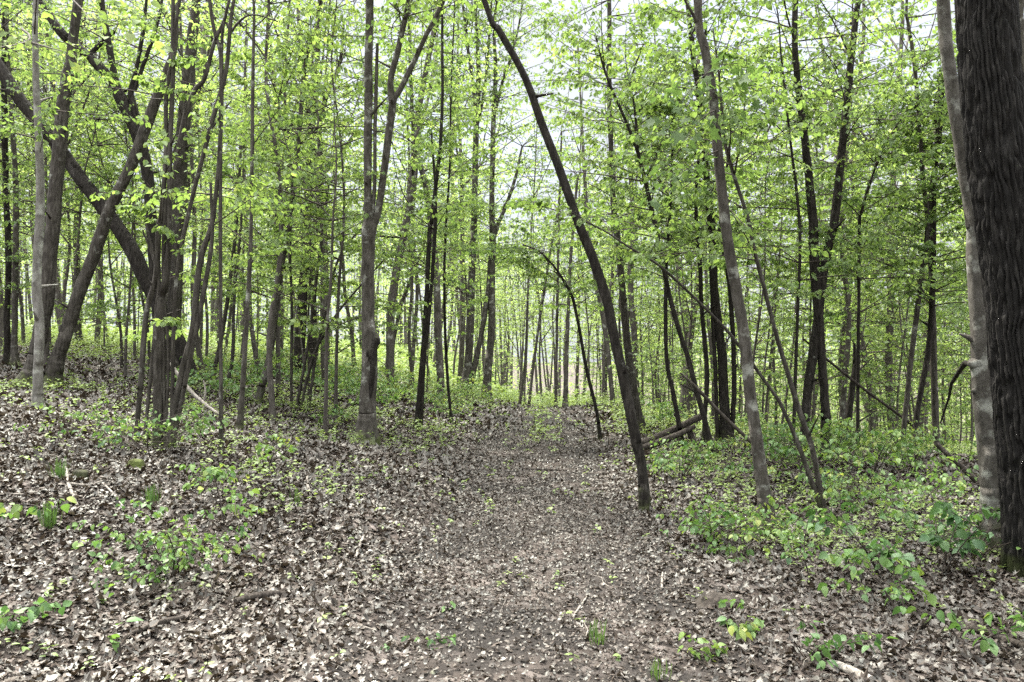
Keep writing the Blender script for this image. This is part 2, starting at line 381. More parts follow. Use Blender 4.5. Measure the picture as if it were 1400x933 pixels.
# ------------------------------------------------------------------ foliage
def rotz(d, a):
    c, s = np.cos(a), np.sin(a)
    return np.stack([d[..., 0]*c-d[..., 1]*s, d[..., 0]*s+d[..., 1]*c, d[..., 2]], -1)
def sprays(b, p0, d, L, ls, nt=7, nl=8, low=False, lm=0, tm=1, rb=None, droop=.1, tone=.5, R=None, shape=None):
    """leafy sprays: branches from p0 along d with length L, side twigs in a flattish fan, leaves along the twigs"""
    R = R or rng
    n = len(p0)
    if n == 0: return
    d = d/np.linalg.norm(d, axis=1)[:, None]
    bend = R.normal(0, .18, n)
    tt = np.linspace(0, 1, 6)
    side = np.stack([-d[:, 1], d[:, 0], np.zeros(n)], -1)
    def ev(t):
        return p0[:, None]+d[:, None]*(L[:, None]*t)[..., None] + side[:, None]*(bend[:, None]*L[:, None]*t**2)[..., None] + np.array([0, 0, -1.])*((droop*L)[:, None]*t**2)[..., None]
    A = ev(np.ones((n, 1))*tt[None])
    rb = np.clip(L*.0065, .003, .02) if rb is None else rb
    b.tubes(A, 4, rb, rb*.18, tm)
    t = np.clip((np.arange(nt)+R.random((n, nt)))/nt*.85+.2, 0, 1)
    tp = ev(t)
    sg = np.where((np.arange(nt)[None]+R.integers(0, 2, (n, 1))) % 2 == 0, 1, -1)
    td = rotz(np.repeat(d[:, None], nt, 1), sg*R.uniform(.45, 1.15, (n, nt)))
    td[..., 2] = td[..., 2]*.4 + R.normal(.02, .18, (n, nt))
    td /= np.linalg.norm(td, axis=2)[..., None]
    tl = (L[:, None]*R.uniform(.18, .42, (n, nt))*(1.15-.6*t))
    te = tp+td*tl[..., None]
    te[..., 2] -= tl*.08
    b.tubes(np.stack([tp, (tp+te)/2+[0, 0, .01], te], 2).reshape(-1, 3, 3), 3, .0028, .0010, tm)
    s = (np.arange(nl)+R.random((n, nt, nl)))/nl*.95+.08
    lp = tp[:, :, None]+(te-tp)[:, :, None]*s[..., None]
    lsg = np.where(np.arange(nl) % 2 == 0, 1, -1)
    ld = rotz(np.repeat(td[:, :, None], nl, 2), lsg*R.uniform(.3, 1.3, (n, nt, nl)))
    ld[..., 2] = R.normal(-.6, .45, (n, nt, nl))
    lp = lp.reshape(-1, 3); ld = ld.reshape(-1, 3); m = len(lp)
    lp = lp + R.normal(0, .012, (m, 3))
    up = np.stack([R.normal(0, .6, m), R.normal(0, .6, m), np.ones(m)], -1)
    LL = ls*R.uniform(.6, 1.3, m)
    br = np.repeat(R.normal(tone, .13, n), nt*nl)
    a = np.clip(br+R.normal(0, .16, m), 0, 1)
    if shape == 'maple': b.sheets(lp, ld, up, LL, LL*1.0, MAPLE, MAPLEF, lm, .15, .2, a)
    elif shape == 'leaf': b.sheets(lp, ld, up, LL, LL*R.uniform(.7, .95, m), LEAF, LEAFF, lm, .22, .25, a)
    elif low: b.sheets(lp, ld, up, LL, LL*R.uniform(.6, .95, m), KITE, KITEF, lm, .2, .2, a)
    else: b.sheets(lp, ld, up, LL, LL*R.uniform(.6, .95, m), OVAL, OVALF, lm, .2, .2, a)

def catmull(p, m):
    p = np.asarray(p, float)
    if len(p) == 2: return np.linspace(0, 1, m*1+1)[:, None]*(p[1]-p[0])+p[0]
    q = np.vstack([2*p[0]-p[1], p, 2*p[-1]-p[-2]]); out = []
    for i in range(1, len(q)-2):
        for t in np.arange(m)/m:
            a, b_, c, d = q[i-1], q[i], q[i+1], q[i+2]
            out.append(.5*((2*b_)+(-a+c)*t+(2*a-5*b_+4*c-d)*t*t+(-a+3*b_-3*c+d)*t**3))
    out.append(q[-2]); return np.array(out)
def stem_path(pix, D, ext=7., grow=True, drift=0., ground=True, wob=.0):
    """photo outline of a stem at depth D -> 3-D centre line and radius, carried on above the frame"""
    P4 = []
    nn = len(pix)
    for i, (px, py, w) in enumerate(pix):
        dd = D + drift*i/max(1, nn-1)
        p = P(px, py, dd); P4.append([*p, w/F*dd*.5*WK])
    P4 = np.array(P4)
    if ground:
        g = P4[0].copy(); g[2] = min(float(H(g[0], g[1])), g[2])-.12; g[3] *= 1.25
        if P4[0][2]-g[2] > .02: P4 = np.vstack([g, P4])
    if pix[-1][1] <= 25 and grow:
        d = P4[-1, :3]-P4[-2, :3]; d /= np.linalg.norm(d)
        q = P4[-1].copy(); r = q[3]
        for s_ in (.3, .55, .8, 1.):
            d = d*.8+np.array([rng.normal(0, .08), rng.normal(0, .08), .25]); d /= np.linalg.norm(d)
            q = q.copy(); q[:3] += d*ext*.28; q[3] = max(r*(1-.85*s_), .006); P4 = np.vstack([P4, q])
    else:
        pass
    Q = catmull(P4, 5)
    n = len(Q)
    if wob: Q[1:, 0] += rng.normal(0, wob, n-1); Q[1:, 1] += rng.normal(0, wob, n-1)
    Q[:, 3] = np.maximum(Q[:, 3], .003)
    return Q
def lumpy(seed, amp=.07, flare=None):
    s = np.random.default_rng(seed).random(8)*50
    def f(pts, th):
        c, sn = np.cos(th), np.sin(th)
        z = pts[:, 2:3]
        a = fbm(z*2.1+s[0]+0*th[None], c[None]*1.2+s[1]+0*z, 2)+fbm(z*5+s[2]+sn[None]*1.5, c[None]*2+s[3]+0*z, 2)-1
        m = 1+amp*2*a
        if flare is not None:
            z0, hgt, k = flare
            e = np.exp(-np.maximum(z-z0, 0)/hgt)
            m = m*(1+k*e*(.7+.5*np.sin(th[None]*4+s[4]*3)+.3*np.sin(th[None]*7+s[5])))
        return m
    return f
hero_feet = []
WK = .84
def tree(name, label, cat, stems, D=None, bark='grey', leaf=None, ext=7., flare=.35, group=None, grow=True, extra=None, part='limb', amp=.085, sides=12, drift=0.):
    """stems[0] is the trunk; further stems are limbs (or stems of a multi-stemmed tree); leaf = (zmin, branches, Lmin, Lmax, leaf size, twigs, leaves, tone)"""
    px, py, w = stems[0][0]
    D = D or hit(px, py)
    foot = P(px, py, D); foot[2] = min(float(H(foot[0], foot[1])), foot[2]); hero_feet.append((foot[0], foot[1]))
    root = empty(name, foot); tag(root, label, cat, group)
    paths = []
    for i, s in enumerate(stems):
        onground = (i == 0) or part == 'stem'
        # further stems of a clump stand on their own foot
        Di = D
        Q = stem_path(s, Di, ext, grow, drift, onground)
        paths.append(Q)
        b = MB()
        Qf = Q
        if onground and Q[:, 3].max() > .03:      # fine rings near the foot for the root flare
            cl = np.concatenate([[0], np.cumsum(np.linalg.norm(np.diff(Q[:, :3], axis=0), axis=1))])
            ss = np.unique(np.concatenate([np.arange(0, min(.9, cl[-1]*.5), .045), cl, np.arange(0, cl[-1], .16)]))
            Qf = np.stack([np.interp(ss, cl, Q[:, k]) for k in range(4)], -1)
        # fine rings near the foot for the root flare
        Qf = Qf.copy(); nj = len(Qf)
        jit = np.cumsum(rng.normal(0, 1, (nj, 2)), axis=0); jit -= np.linspace(0, 1, nj)[:, None]*jit[-1]
        jit /= np.abs(jit).max()+1e-6
        Qf[:, :2] += jit*np.minimum(.3*Qf[:, 3], .02)[:, None]
        sd = sides if Q[:, 3].max() > .03 else 7
        for _ in range(int(rng.integers(3, 7)) if Q[:, 3].max() > .03 else 2):      # broken stubs and dead twigs
            kq = int(rng.integers(nj//5, nj-2)); r0 = Qf[kq, 3]; a0 = rng.uniform(0, 2*pi)
            dv = np.array([math.cos(a0), math.sin(a0), rng.uniform(.1, .9)]); ln = r0*rng.uniform(1.5, 2.4)+rng.uniform(.02, .3)*(rng.random() < .6)
            c0 = Qf[kq, :3]; w0 = min(r0*.45, .022)
            b.tube([c0+dv*r0*.5, c0+dv*(r0+.02), c0+dv*ln+[0, 0, .03*rng.normal()]], [w0*1.5, w0, w0*.35], 6, 0)
        b.tube(Qf[:, :3], Qf[:, 3], sd, 0, True, lumpy(len(hero_feet)*7+i, amp, (foot[2], .10+.8*Q[0, 3], flare*2.2) if onground else None))
        b.build('trunk' if i == 0 and part == 'limb' else part, BK[bark], root, foot)
    if leaf:
        zmin, nb, l0, l1, ls, nt, nl, tone = leaf
        pts = np.vstack([p[1:] for p in paths]); seg = np.concatenate([np.linalg.norm(np.diff(p[:, :3], axis=0), axis=1) for p in paths])
        frame_top = EYE+HY/F*D
        w_ = seg*(pts[:, 2] > EYE+zmin)*np.where(pts[:, 2] > frame_top+.6, .2 if D > 9 else 1., 1.)*np.where(pts[:, 3] > .06, .5, 1.)  # crowns above the frame: thinned for light, near ones kept full to shade the foreground
        if w_.sum() > 0:
            idx = rng.choice(len(pts), nb, p=w_/w_.sum())
            p0 = pts[idx, :3]; rr = pts[idx, 3]
            az = rng.uniform(0, 2*pi, nb); el = rng.uniform(.0, .75, nb)
            d = np.stack([np.cos(az)*np.cos(el), np.sin(az)*np.cos(el), np.sin(el)], -1)
            L = rng.uniform(l0, l1, nb)
            b = MB(); sprays(b, p0, d, L, ls, nt, nl, D > 16, tone=tone, rb=np.clip(np.minimum(rr*.5, L*.0065), .003, .03))
            if extra: extra(b, D)
            b.build('crown', [GREEN, TWIG], root, foot)
    return root, paths

# stems below: (photo x, photo y, width) along each stem
def S(*a): return [tuple(a[i:i+3]) for i in range(0, len(a), 3)]
LF = lambda z, n, l0=.7, l1=2.0, ls=.068, nt=8, nl=9, tone=.46: (z, int(n*1.2), l0, l1, ls, nt, nl, tone)

def near_spray_left(b, D):
    p = np.array([P(60, -25, 9.5), P(30, 40, 9.6), P(45, 60, 9.6)])
    d = np.array([P(165, 25, 6.6)-p[0], P(110, 85, 7.5)-p[1], P(20, 50, 7.)-p[2]])
    sprays(b, p, d, np.linalg.norm(d, axis=1), .10, 7, 4, tone=.62, shape='leaf', droop=.02)
tree('slender_tree', 'pale grey lichen-spotted slender tree standing in front of the two leaning trunks on the left', 'tree',
     [S(52,561,17, 52,545,14, 52,498,14, 54,451,14, 50,385,14, 54,311,13, 55,250,12, 51,150,10, 48,70,9, 48,0,8)], bark='pale', leaf=LF(2.2, 9, .6, 1.5), extra=near_spray_left)
tree('tree', 'brown rough-barked trunk leaning slightly right behind the pale slender tree on the left', 'tree',
     [S(38, 526, 29.4, 45, 498, 23.0, 62, 411, 22.1, 67, 344, 22.1, 72, 300, 21.2, 83, 167, 20.2, 95, 83, 16.6, 107, 0, 12.9)], bark='brown', leaf=LF(3.4, 14, 1, 2.2))
tree('leaning_tree', 'brown trunk leaning strongly right, crossing in front of the thick dark leaning trunk', 'tree',
     [S(68, 526, 23.8, 87, 468, 19.6, 110, 398, 20.4, 133, 338, 19.6, 153, 283, 17.8, 180, 227, 17.0, 207, 157, 17.0, 230, 97, 12.8, 240, 60, 9.3, 245, 0, 7.6)], bark='brown', leaf=LF(3.4, 14, 1, 2.2))
tree('leaning_tree', 'thick dark furrowed trunk leaning far to the left from behind the sapling clump', 'tree',
     [S(262, 520, 21.3, 247, 471, 22.0, 200, 384, 23.6, 180, 340, 23.6, 145, 288, 22.8, 110, 243, 20.5, 77, 197, 19.8, 33, 143, 19.8, 3, 97, 20.5, -40, 30, 16.7, -70, -60, 12.2, -80, -200, 6.1)], D=15.0, bark='dark', leaf=LF(4., 8, 1, 2.), ext=4)
tree('forked_tree', 'dark tree splitting high up into a black leaning bough and grey limbs', 'tree',
     [S(222, 505, 19.0, 212, 400, 17.5, 204, 267, 18.2, 197, 215, 19.0, 183, 176, 18.2, 167, 143, 17.5, 150, 110, 17.5, 123, 80, 15.2, 87, 50, 14.4, 62, 13, 12.2, 40, -50, 9.1),
      S(183, 178, 11.4, 172, 140, 11.4, 160, 116, 10.6, 150, 66, 9.9, 143, 20, 8.4, 140, 0, 7.6), S(192, 205, 12.2, 184, 150, 11.4, 178, 128, 9.1, 186, 95, 6.1, 195, 45, 6.1, 200, 0, 4.6),
      S(184, 125, 6.8, 200, 77, 6.1, 212, 45, 5.3, 222, 0, 3.8), S(118, 80, 7.6, 135, 62, 6.8, 157, 43, 5.3)], D=14.5, bark='dark', leaf=LF(3.2, 26, 1, 2.4), ext=5)
tree('tree', 'straight grey-brown trunk rising directly behind the sapling clump on the left', 'tree',
     [S(238,520,26, 236,480,23, 240,344,22, 245,300,22, 245,233,21, 255,117,20, 263,43,16, 268,0,14)], D=15.5, bark='brown', leaf=LF(3., 22, 1, 2.4))
tree('multi_stemmed_sapling', 'clump of crooked thin stems growing from one spot beside the path on the left', 'tree',
     [S(230, 614, 13.2, 247, 518, 10.6, 263, 451, 10.6, 273, 361, 9.7, 288, 311, 7.9, 293, 283, 7.0, 300, 200, 7.0, 302, 83, 7.0, 295, 50, 6.2, 287, 0, 5.3),
      S(184, 622, 7.9, 193, 511, 8.8, 200, 428, 8.8, 213, 378, 8.8, 217, 311, 8.8, 221, 290, 7.9, 227, 200, 7.0, 227, 133, 7.0, 238, 67, 6.2, 245, 0, 5.3),
      S(196, 612, 5.3, 207, 498, 6.2, 213, 428, 6.2, 216, 378, 5.3, 205, 330, 4.4, 190, 270, 2.6),
      S(216, 590, 15.0, 217, 478, 15.8, 220, 428, 15.8, 231, 344, 9.7, 233, 200, 7.9, 237, 100, 7.0, 237, 0, 6.2),
      S(226, 600, 4.4, 230, 478, 5.3, 221, 408, 5.3, 209, 352, 4.4, 195, 315, 2.6),
      S(237, 608, 7.9, 253, 528, 7.9, 277, 411, 7.9, 290, 328, 6.2, 288, 250, 4.4),
      S(226, 598, 6.2, 224, 420, 6.2, 227, 290, 7.9, 240, 233, 7.9, 253, 160, 7.9, 267, 123, 7.9, 280, 107, 7.0, 293, 60, 6.2, 307, 27, 5.3, 314, 0, 4.4),
      S(235, 600, 7.0, 240, 400, 6.2, 257, 297, 7.0, 277, 217, 7.0, 293, 157, 7.9, 310, 93, 7.0, 320, 0, 5.3),
      S(302, 83, 5.3, 317, 43, 4.4, 334, 24, 3.5, 352, 21, 2.6, 380, 30, 1.8)],
     bark='brown', leaf=LF(.0, 30, .4, 1.4, .065), part='stem', flare=.2, ext=4, sides=9)
tree('sapling', 'straight thin sapling standing alone right of the multi-stemmed clump', 'tree',
     [S(327,590,9, 333,511,8, 340,378,7, 343,311,6, 345,200,6, 347,67,5, 347,0,4)], bark='grey', leaf=LF(.6, 22, .5, 1.5), ext=4)
tree('slender_tree', 'thin dark tree at the far left edge of the photo, leftmost of all', 'tree',
     [S(10,500,10, 10,420,9, 12,344,9, 8,250,9, 5,120,9, 4,0,8)], bark='dark', leaf=LF(1., 40, .8, 2.2))
tree('slender_tree', 'thin grey tree just right of the leftmost dark one, curved near its foot', 'tree',
     [S(22,502,12, 20,470,9, 22,361,9, 22,250,8, 14,120,6, 10,0,5)], bark='grey', leaf=LF(1., 40, .8, 2.2))
tree('slender_tree', 'straight slim trunk seen far back between the two brown leaning trunks', 'tree',
     [S(107,472,11, 106,400,10, 105,311,10, 108,200,8, 110,60,7, 112,0,6)], bark='brown', leaf=LF(1., 60, 1., 2.6))
tree('sapling', 'thin two-stemmed sapling with pale fallen branches lying at its foot', 'tree',
     [S(287,530,7, 300,471,7, 313,394,6, 323,311,5, 330,200,4), S(303,533,6, 317,498,6, 320,411,5, 330,300,4, 334,180,3)],
     bark='brown', leaf=LF(.6, 34, .5, 1.6), part='stem', flare=.2, sides=8)
tree('slender_tree', 'slender grey tree leaning gently right, left of the cluster of whips', 'tree',
     [S(351,553,12, 370,478,11, 380,394,10, 393,318,9, 397,287,9, 407,200,8, 413,133,7, 418,83,6, 432,37,5, 436,0,4)], bark='grey', leaf=LF(.8, 56, .7, 2.))
tree('multi_stemmed_sapling', 'cluster of four whip-thin stems fanning out before the dark twin trunk', 'tree',
     [S(398,560,4.5, 399,444,5, 397,344,4, 400,240,3), S(405,560,5, 422,461,5, 437,344,4.5, 450,250,3),
      S(411,562,4.5, 430,484,5, 460,431,4, 490,394,3, 530,350,2), S(422,563,4.5, 432,484,5, 447,420,4.5, 460,361,4, 483,324,3, 520,300,2)],
     bark='brown', leaf=LF(.2, 40, .5, 1.5), part='stem', flare=.15, sides=8)
tree('forked_tree', 'dark upright trunk forking high up, standing beyond the cluster of whips', 'tree',
     [S(408,512,20, 412,440,17, 418,344,14, 420,300,14, 425,200,12, 430,127,10, 435,67,8, 438,20,6), S(432,185,8, 447,127,7, 460,100,6, 467,73,5, 470,30,4),
      S(426,508,12, 430,430,10, 428,340,9, 440,260,8, 437,173,8)], bark='dark', leaf=LF(2.4, 48, .9, 2.6, .08))
# the main forked tree at the left edge of the path
pt, pp = tree('forked_tree', 'smooth grey forked tree with a healed bark wound, left of the path', 'tree',
     [S(497,611,34, 499,590,29, 502,544,26, 505,498,25, 503,444,22, 502,378,21, 503,325,22, 502,283,14, 502,200,13, 503,100,13, 505,0,13),
      S(506,330,16, 511,308,13, 517,290,11, 525,233,12, 533,167,12, 535,143,12, 533,110,10, 543,67,10, 552,30,9, 560,0,9),
      S(535,150,9, 540,134,9, 547,123,9, 563,90,9, 583,47,8, 605,0,8), S(506,330,7, 512,250,6, 512,180,6, 514,120,6, 516,60,5)],
     bark='grey', ext=8., leaf=LF(4.6, 46, .8, 2.2), sides=18, flare=.3)
def wound():
    D = hit(497, 611); b = MB()
    ys_ = np.linspace(462, 545, 16)
    pts = [P(513-.10*(y-470)+ (2 if y < 472 else 0), y, D-.10) for y in ys_]
    r = np.array([.035, .05, .045, .04] + [.045]*6 + [.04, .038, .034, .03, .025, .012])
    b.tube(pts, r, 9, 0, True, lumpy(77, .16))
    o = b.build('bark_wound', BK['dark'], pt, pt.location)
wound()
tree('sapling', 'thin stem leaning right just behind the forked path-side tree', 'tree',
     [S(530,530,7, 536,480,7, 542,444,6, 550,411,6, 572,354,5, 590,300,3)], bark='grey', leaf=LF(.6, 30, .6, 1.6), grow=False)
tree('multi_stemmed_sapling', 'dark pair of slim stems rising close together between the forked tree and the path', 'tree',
     [S(570,586,10, 577,498,9.5, 582,411,8, 587,311,7, 590,300,7, 602,200,6, 605,117,5, 604,60,5, 604,0,4), S(576,580,6, 580,498,6, 587,428,6, 592,361,6, 596,280,5, 590,180,3)],
     bark='dark', leaf=LF(.6, 52, .6, 1.8), part='stem', flare=.2)
tree('sapling', 'very thin straight sapling beside the path, right of the dark pair of stems', 'tree',
     [S(617,580,5, 610,478,5, 608,378,4.5, 610,311,4, 615,233,3.5, 617,120,3, 622,0,2.5)], bark='dark', leaf=LF(.6, 44, .6, 1.6))
tree('tree', 'mid-grey trunk standing back behind the dark pair of stems', 'tree',
     [S(603,533,13, 598,444,12, 595,361,11, 582,260,9, 568,200,8, 562,120,6, 560,0,5)], D=20.0, bark='grey', leaf=LF(2., 70, 1., 2.6, .085), flare=.3)
tree('forked_tree', 'grey trunk with a slanting second stem, left of the path near its end', 'tree',
     [S(634,544,17, 640,500,14, 643,444,13, 645,378,12, 648,311,11, 649,270,10, 652,167,9, 655,110,8, 652,40,5, 650,0,5),
      S(642,532,10, 657,461,9, 667,394,8, 672,340,6, 690,280,4), S(652,165,6, 645,105,5, 640,67,5, 632,0,4), S(653,170,6, 663,120,5, 668,60,4, 672,0,3)], bark='grey', leaf=LF(2.2, 100, 1., 3., .085))
tree('forked_tree', 'grey trunk nearest the left side of the path where it tops the rise', 'tree',
     [S(665,549,16, 668,500,13, 672,461,12, 673,378,11, 674,321,11, 673,283,9, 675,167,8, 678,100,7, 676,50,5, 680,0,4),
      S(674,320,7, 690,285,6, 705,240,5, 714,200,3), S(675,160,6, 688,110,5, 700,75,4, 712,20,3)], bark='grey', leaf=LF(2.4, 90, 1., 3., .085))
# right side
tree('leaning_tree', 'dark rough trunk leaning left over the path from its right edge', 'tree',
     [S(881,698,20, 880,680,18, 877,639,17, 867,594,17, 850,511,17, 837,451,17, 827,404,16, 810,354,16, 793,311,15, 783,283,14, 763,227,14, 743,177,13, 728,133,12, 710,90,11, 683,43,11, 662,0,9)],
     bark='dark', ext=8., leaf=LF(4.2, 60, .9, 2.4), flare=.12, sides=14, amp=.08)
tree('tree', 'straight grey trunk rising just behind the dark leaning trunk', 'tree',
     [S(877,594,15, 868,544,14, 860,494,13, 853,428,12, 847,361,11, 842,311,11, 838,283,10, 835,200,9, 832,100,8, 832,0,7)], bark='brown', leaf=LF(1.8, 50, .8, 2.2))
tree('sapling', 'thin dark sapling curving to the left at the right edge of the path', 'tree',
     [S(821,602,6, 815,558,5.5, 803,511,5.5, 788,428,5, 780,401,5, 760,368,4, 737,344,3, 715,335,2)], bark='dark', leaf=LF(.8, 22, .5, 1.5), grow=False)
tree('sapling', 'dark slim upright stem beside the propped fallen logs', 'tree',
     [S(934,613,9, 920,538,7, 912,494,6.5, 910,404,6, 912,344,5, 918,250,4, 920,140,3)], bark='dark', leaf=LF(.9, 44, .6, 1.9))
tree('slender_tree', 'thin tree bowing left with a forked top behind the fallen logs', 'tree',
     [S(974,623,10, 953,538,9, 940,488,8, 923,434,8, 907,368,7, 895,305,7, 873,213,6, 853,160,5, 827,97,4, 815,50,2), S(873,215,5, 868,150,4, 863,110,3, 880,60,2)], bark='dark', leaf=LF(1., 54, .7, 2.), grow=False)
tree('multi_stemmed_tree', 'group of dark trunks joined at one foot, standing behind the fallen logs', 'tree',
     [S(993,607,20, 989,540,16, 987,478,15, 977,394,14, 975,328,13, 972,300,12, 963,200,10, 957,133,9, 947,67,8, 940,0,7),
      S(981,613,7, 978,511,7, 974,400,6, 985,300,5, 1000,180,4), S(963,582,7, 967,511,8, 960,428,7, 957,361,7, 952,280,6, 960,150,5, 965,30,4), S(1000,610,8, 1003,500,8, 998,400,7, 985,320,6)],
     bark='dark', leaf=LF(1.6, 80, .8, 2.4), part='stem', flare=.25)
def maple_spray(b, D):
    p = np.array([P(978, 90, D), P(980, 150, D), P(985, 205, D), P(962, 60, D)])
    e = np.array([P(935, 120, D-.6), P(925, 165, D-.9), P(915, 225, D-.7), P(1010, 95, D-.5)])
    d = e-p
    sprays(b, p, d, np.linalg.norm(d, axis=1)*1.1, .10, 7, 3, tone=.05, shape='maple', droop=.25)
tree('tree', 'smooth grey trunk with big maple leaves high on it, right of the path', 'tree',
     [S(1048,735,26, 1044,680,22, 1037,611,20, 1027,544,19, 1020,478,18, 1010,411,17, 997,344,17, 990,293,17, 980,200,16, 975,133,15, 963,67,14, 953,0,12)],
     bark='grey', ext=8., leaf=LF(4.2, 70, .9, 2.4), sides=16, flare=.22, extra=maple_spray)
tree('leaning_sapling', 'bent sapling with two thin stems leaning left from one foot', 'tree',
     [S(1128,707,10, 1117,650,9, 1109,610,9, 1093,564,9, 1077,511,8, 1060,454,7, 1043,388,7, 1030,338,6, 1023,300,6, 1000,227,6, 990,187,5, 985,120,4, 975,40,2),
      S(1126,705,8, 1110,660,8, 1093,611,7, 1070,558,6, 1050,527,5.5, 1007,468,5, 977,434,4.5, 907,368,4, 860,338,3.2, 823,314,2.6, 780,295,2, 735,280,1.5)],
     bark='brown', leaf=LF(.9, 30, .5, 1.6), part='stem', flare=.15, grow=False, sides=9)
tree('twin_trunked_tree', 'big twin-trunked tree, one trunk upright and the other curving to the right', 'tree',
     [S(1131,622,21, 1128,560,15, 1125,511,14, 1118,411,16, 1113,361,16, 1112,311,15, 1110,283,14, 1100,187,12, 1090,100,10, 1087,17,9),
      S(1101,610,15, 1105,538,15, 1117,461,16, 1123,404,15, 1133,344,14, 1143,300,14, 1153,200,12, 1163,100,11, 1170,33,10, 1175,0,9)],
     D=11.4, bark='dark', leaf=LF(2., 60, .8, 2.4), part='stem', flare=.25, sides=14)
tree('sapling', 'very thin dark stem standing close to the left of the twin-trunked tree', 'tree',
     [S(1084,612,6, 1087,511,5.5, 1090,428,5, 1093,311,5, 1080,190,4, 1068,80,3, 1060,0,2)], D=11.3, bark='dark', leaf=LF(.6, 40, .6, 1.8))
tree('sapling', 'straight thin dark sapling standing right of the twin-trunked tree', 'tree',
     [S(1172,630,7, 1173,511,5.5, 1175,311,5, 1178,290,5, 1190,247,4, 1213,193,3, 1240,150,2)], D=12.0, bark='dark', leaf=LF(.5, 46, .6, 1.9), grow=False)
tree('slender_tree', 'slim tree leaning right, left one of three on the right-hand brow', 'tree',
     [S(1226,664,9, 1232,621,8, 1243,511,8, 1257,401,8, 1268,311,7, 1263,250,7, 1257,167,6, 1250,83,6, 1242,33,5, 1240,0,4)], D=12., bark='brown', leaf=LF(.6, 56, .7, 2.1))
tree('slender_tree', 'dark leaning tree, middle one of three on the right-hand brow', 'tree',
     [S(1238,662,9, 1247,621,8, 1257,544,8, 1270,471,9, 1275,378,8, 1277,250,7, 1287,167,5, 1290,80,4)], D=12.2, bark='dark', leaf=LF(.6, 50, .7, 2.1))
tree('slender_tree', 'straight brown trunk, right one of three on the right-hand brow', 'tree',
     [S(1275,672,13, 1280,611,11, 1277,478,10, 1273,378,9, 1272,290,8, 1280,200,6, 1285,100,4)], D=12.5, bark='brown', leaf=LF(.6, 56, .7, 2.1))
tree('broken_tree', 'short dark broken trunk among green leaves beyond the thin sapling on the right', 'tree',
     [S(1152,640,13, 1157,604,12, 1163,540,10, 1168,498,8, 1168,470,4)], D=14., bark='dark', grow=False)
nt_, np_ = tree('tree', 'smooth grey trunk with two knots close beside the huge dark trunk', 'tree',
     [S(1366,750,52, 1363,730,46, 1359,689,41, 1353,622,37, 1348,578,34, 1343,511,31, 1338,411,27, 1334,344,25, 1330,293,24, 1313,200,21, 1300,100,20, 1292,0,19)],
     bark='smooth', ext=8., leaf=LF(4.2, 60, .9, 2.4), sides=18, flare=.18)
def knots():
    D = hit(1370, 750)
    for (x, y, r) in ((1329, 497, .045), (1333, 535, .032)):
        b = MB(); c = P(x, y, D)
        b.tube([c+np.array([.08, 0, 0]), c+np.array([.03, 0, .0]), c, c+np.array([-.022, -.01, .005]), c+np.array([-.03, -.01, .01])], [r*1.5, r*1.35, r*1.0, r*.6, r*.15], 9, 0, True, lumpy(int(x), .12))
        b.build('knot', BK['smooth'], nt_, nt_.location)
    b = MB(); q = [P(1331, 499, D), P(1320, 496, D+.15), P(1313, 506, D+.3), P(1301, 524, D+.5), P(1297, 545, D+.6), P(1286, 578, D+.8)]
    b.tube(np.array(q), np.linspace(.026, .008, 6), 7, 0, True, lumpy(5, .1)); b.build('dead_limb', BK['dark'], nt_, nt_.location)
    b = MB(); q = [P(1325, 312, D), P(1316, 250, D+.1), P(1310, 190, D+.2), P(1302, 150, D+.3)]
    b.tube(catmull(q[::1], 4), np.linspace(.024, .006, 13), 7, 0, True); b.build('limb', BK['dark'], nt_, nt_.location)
knots()

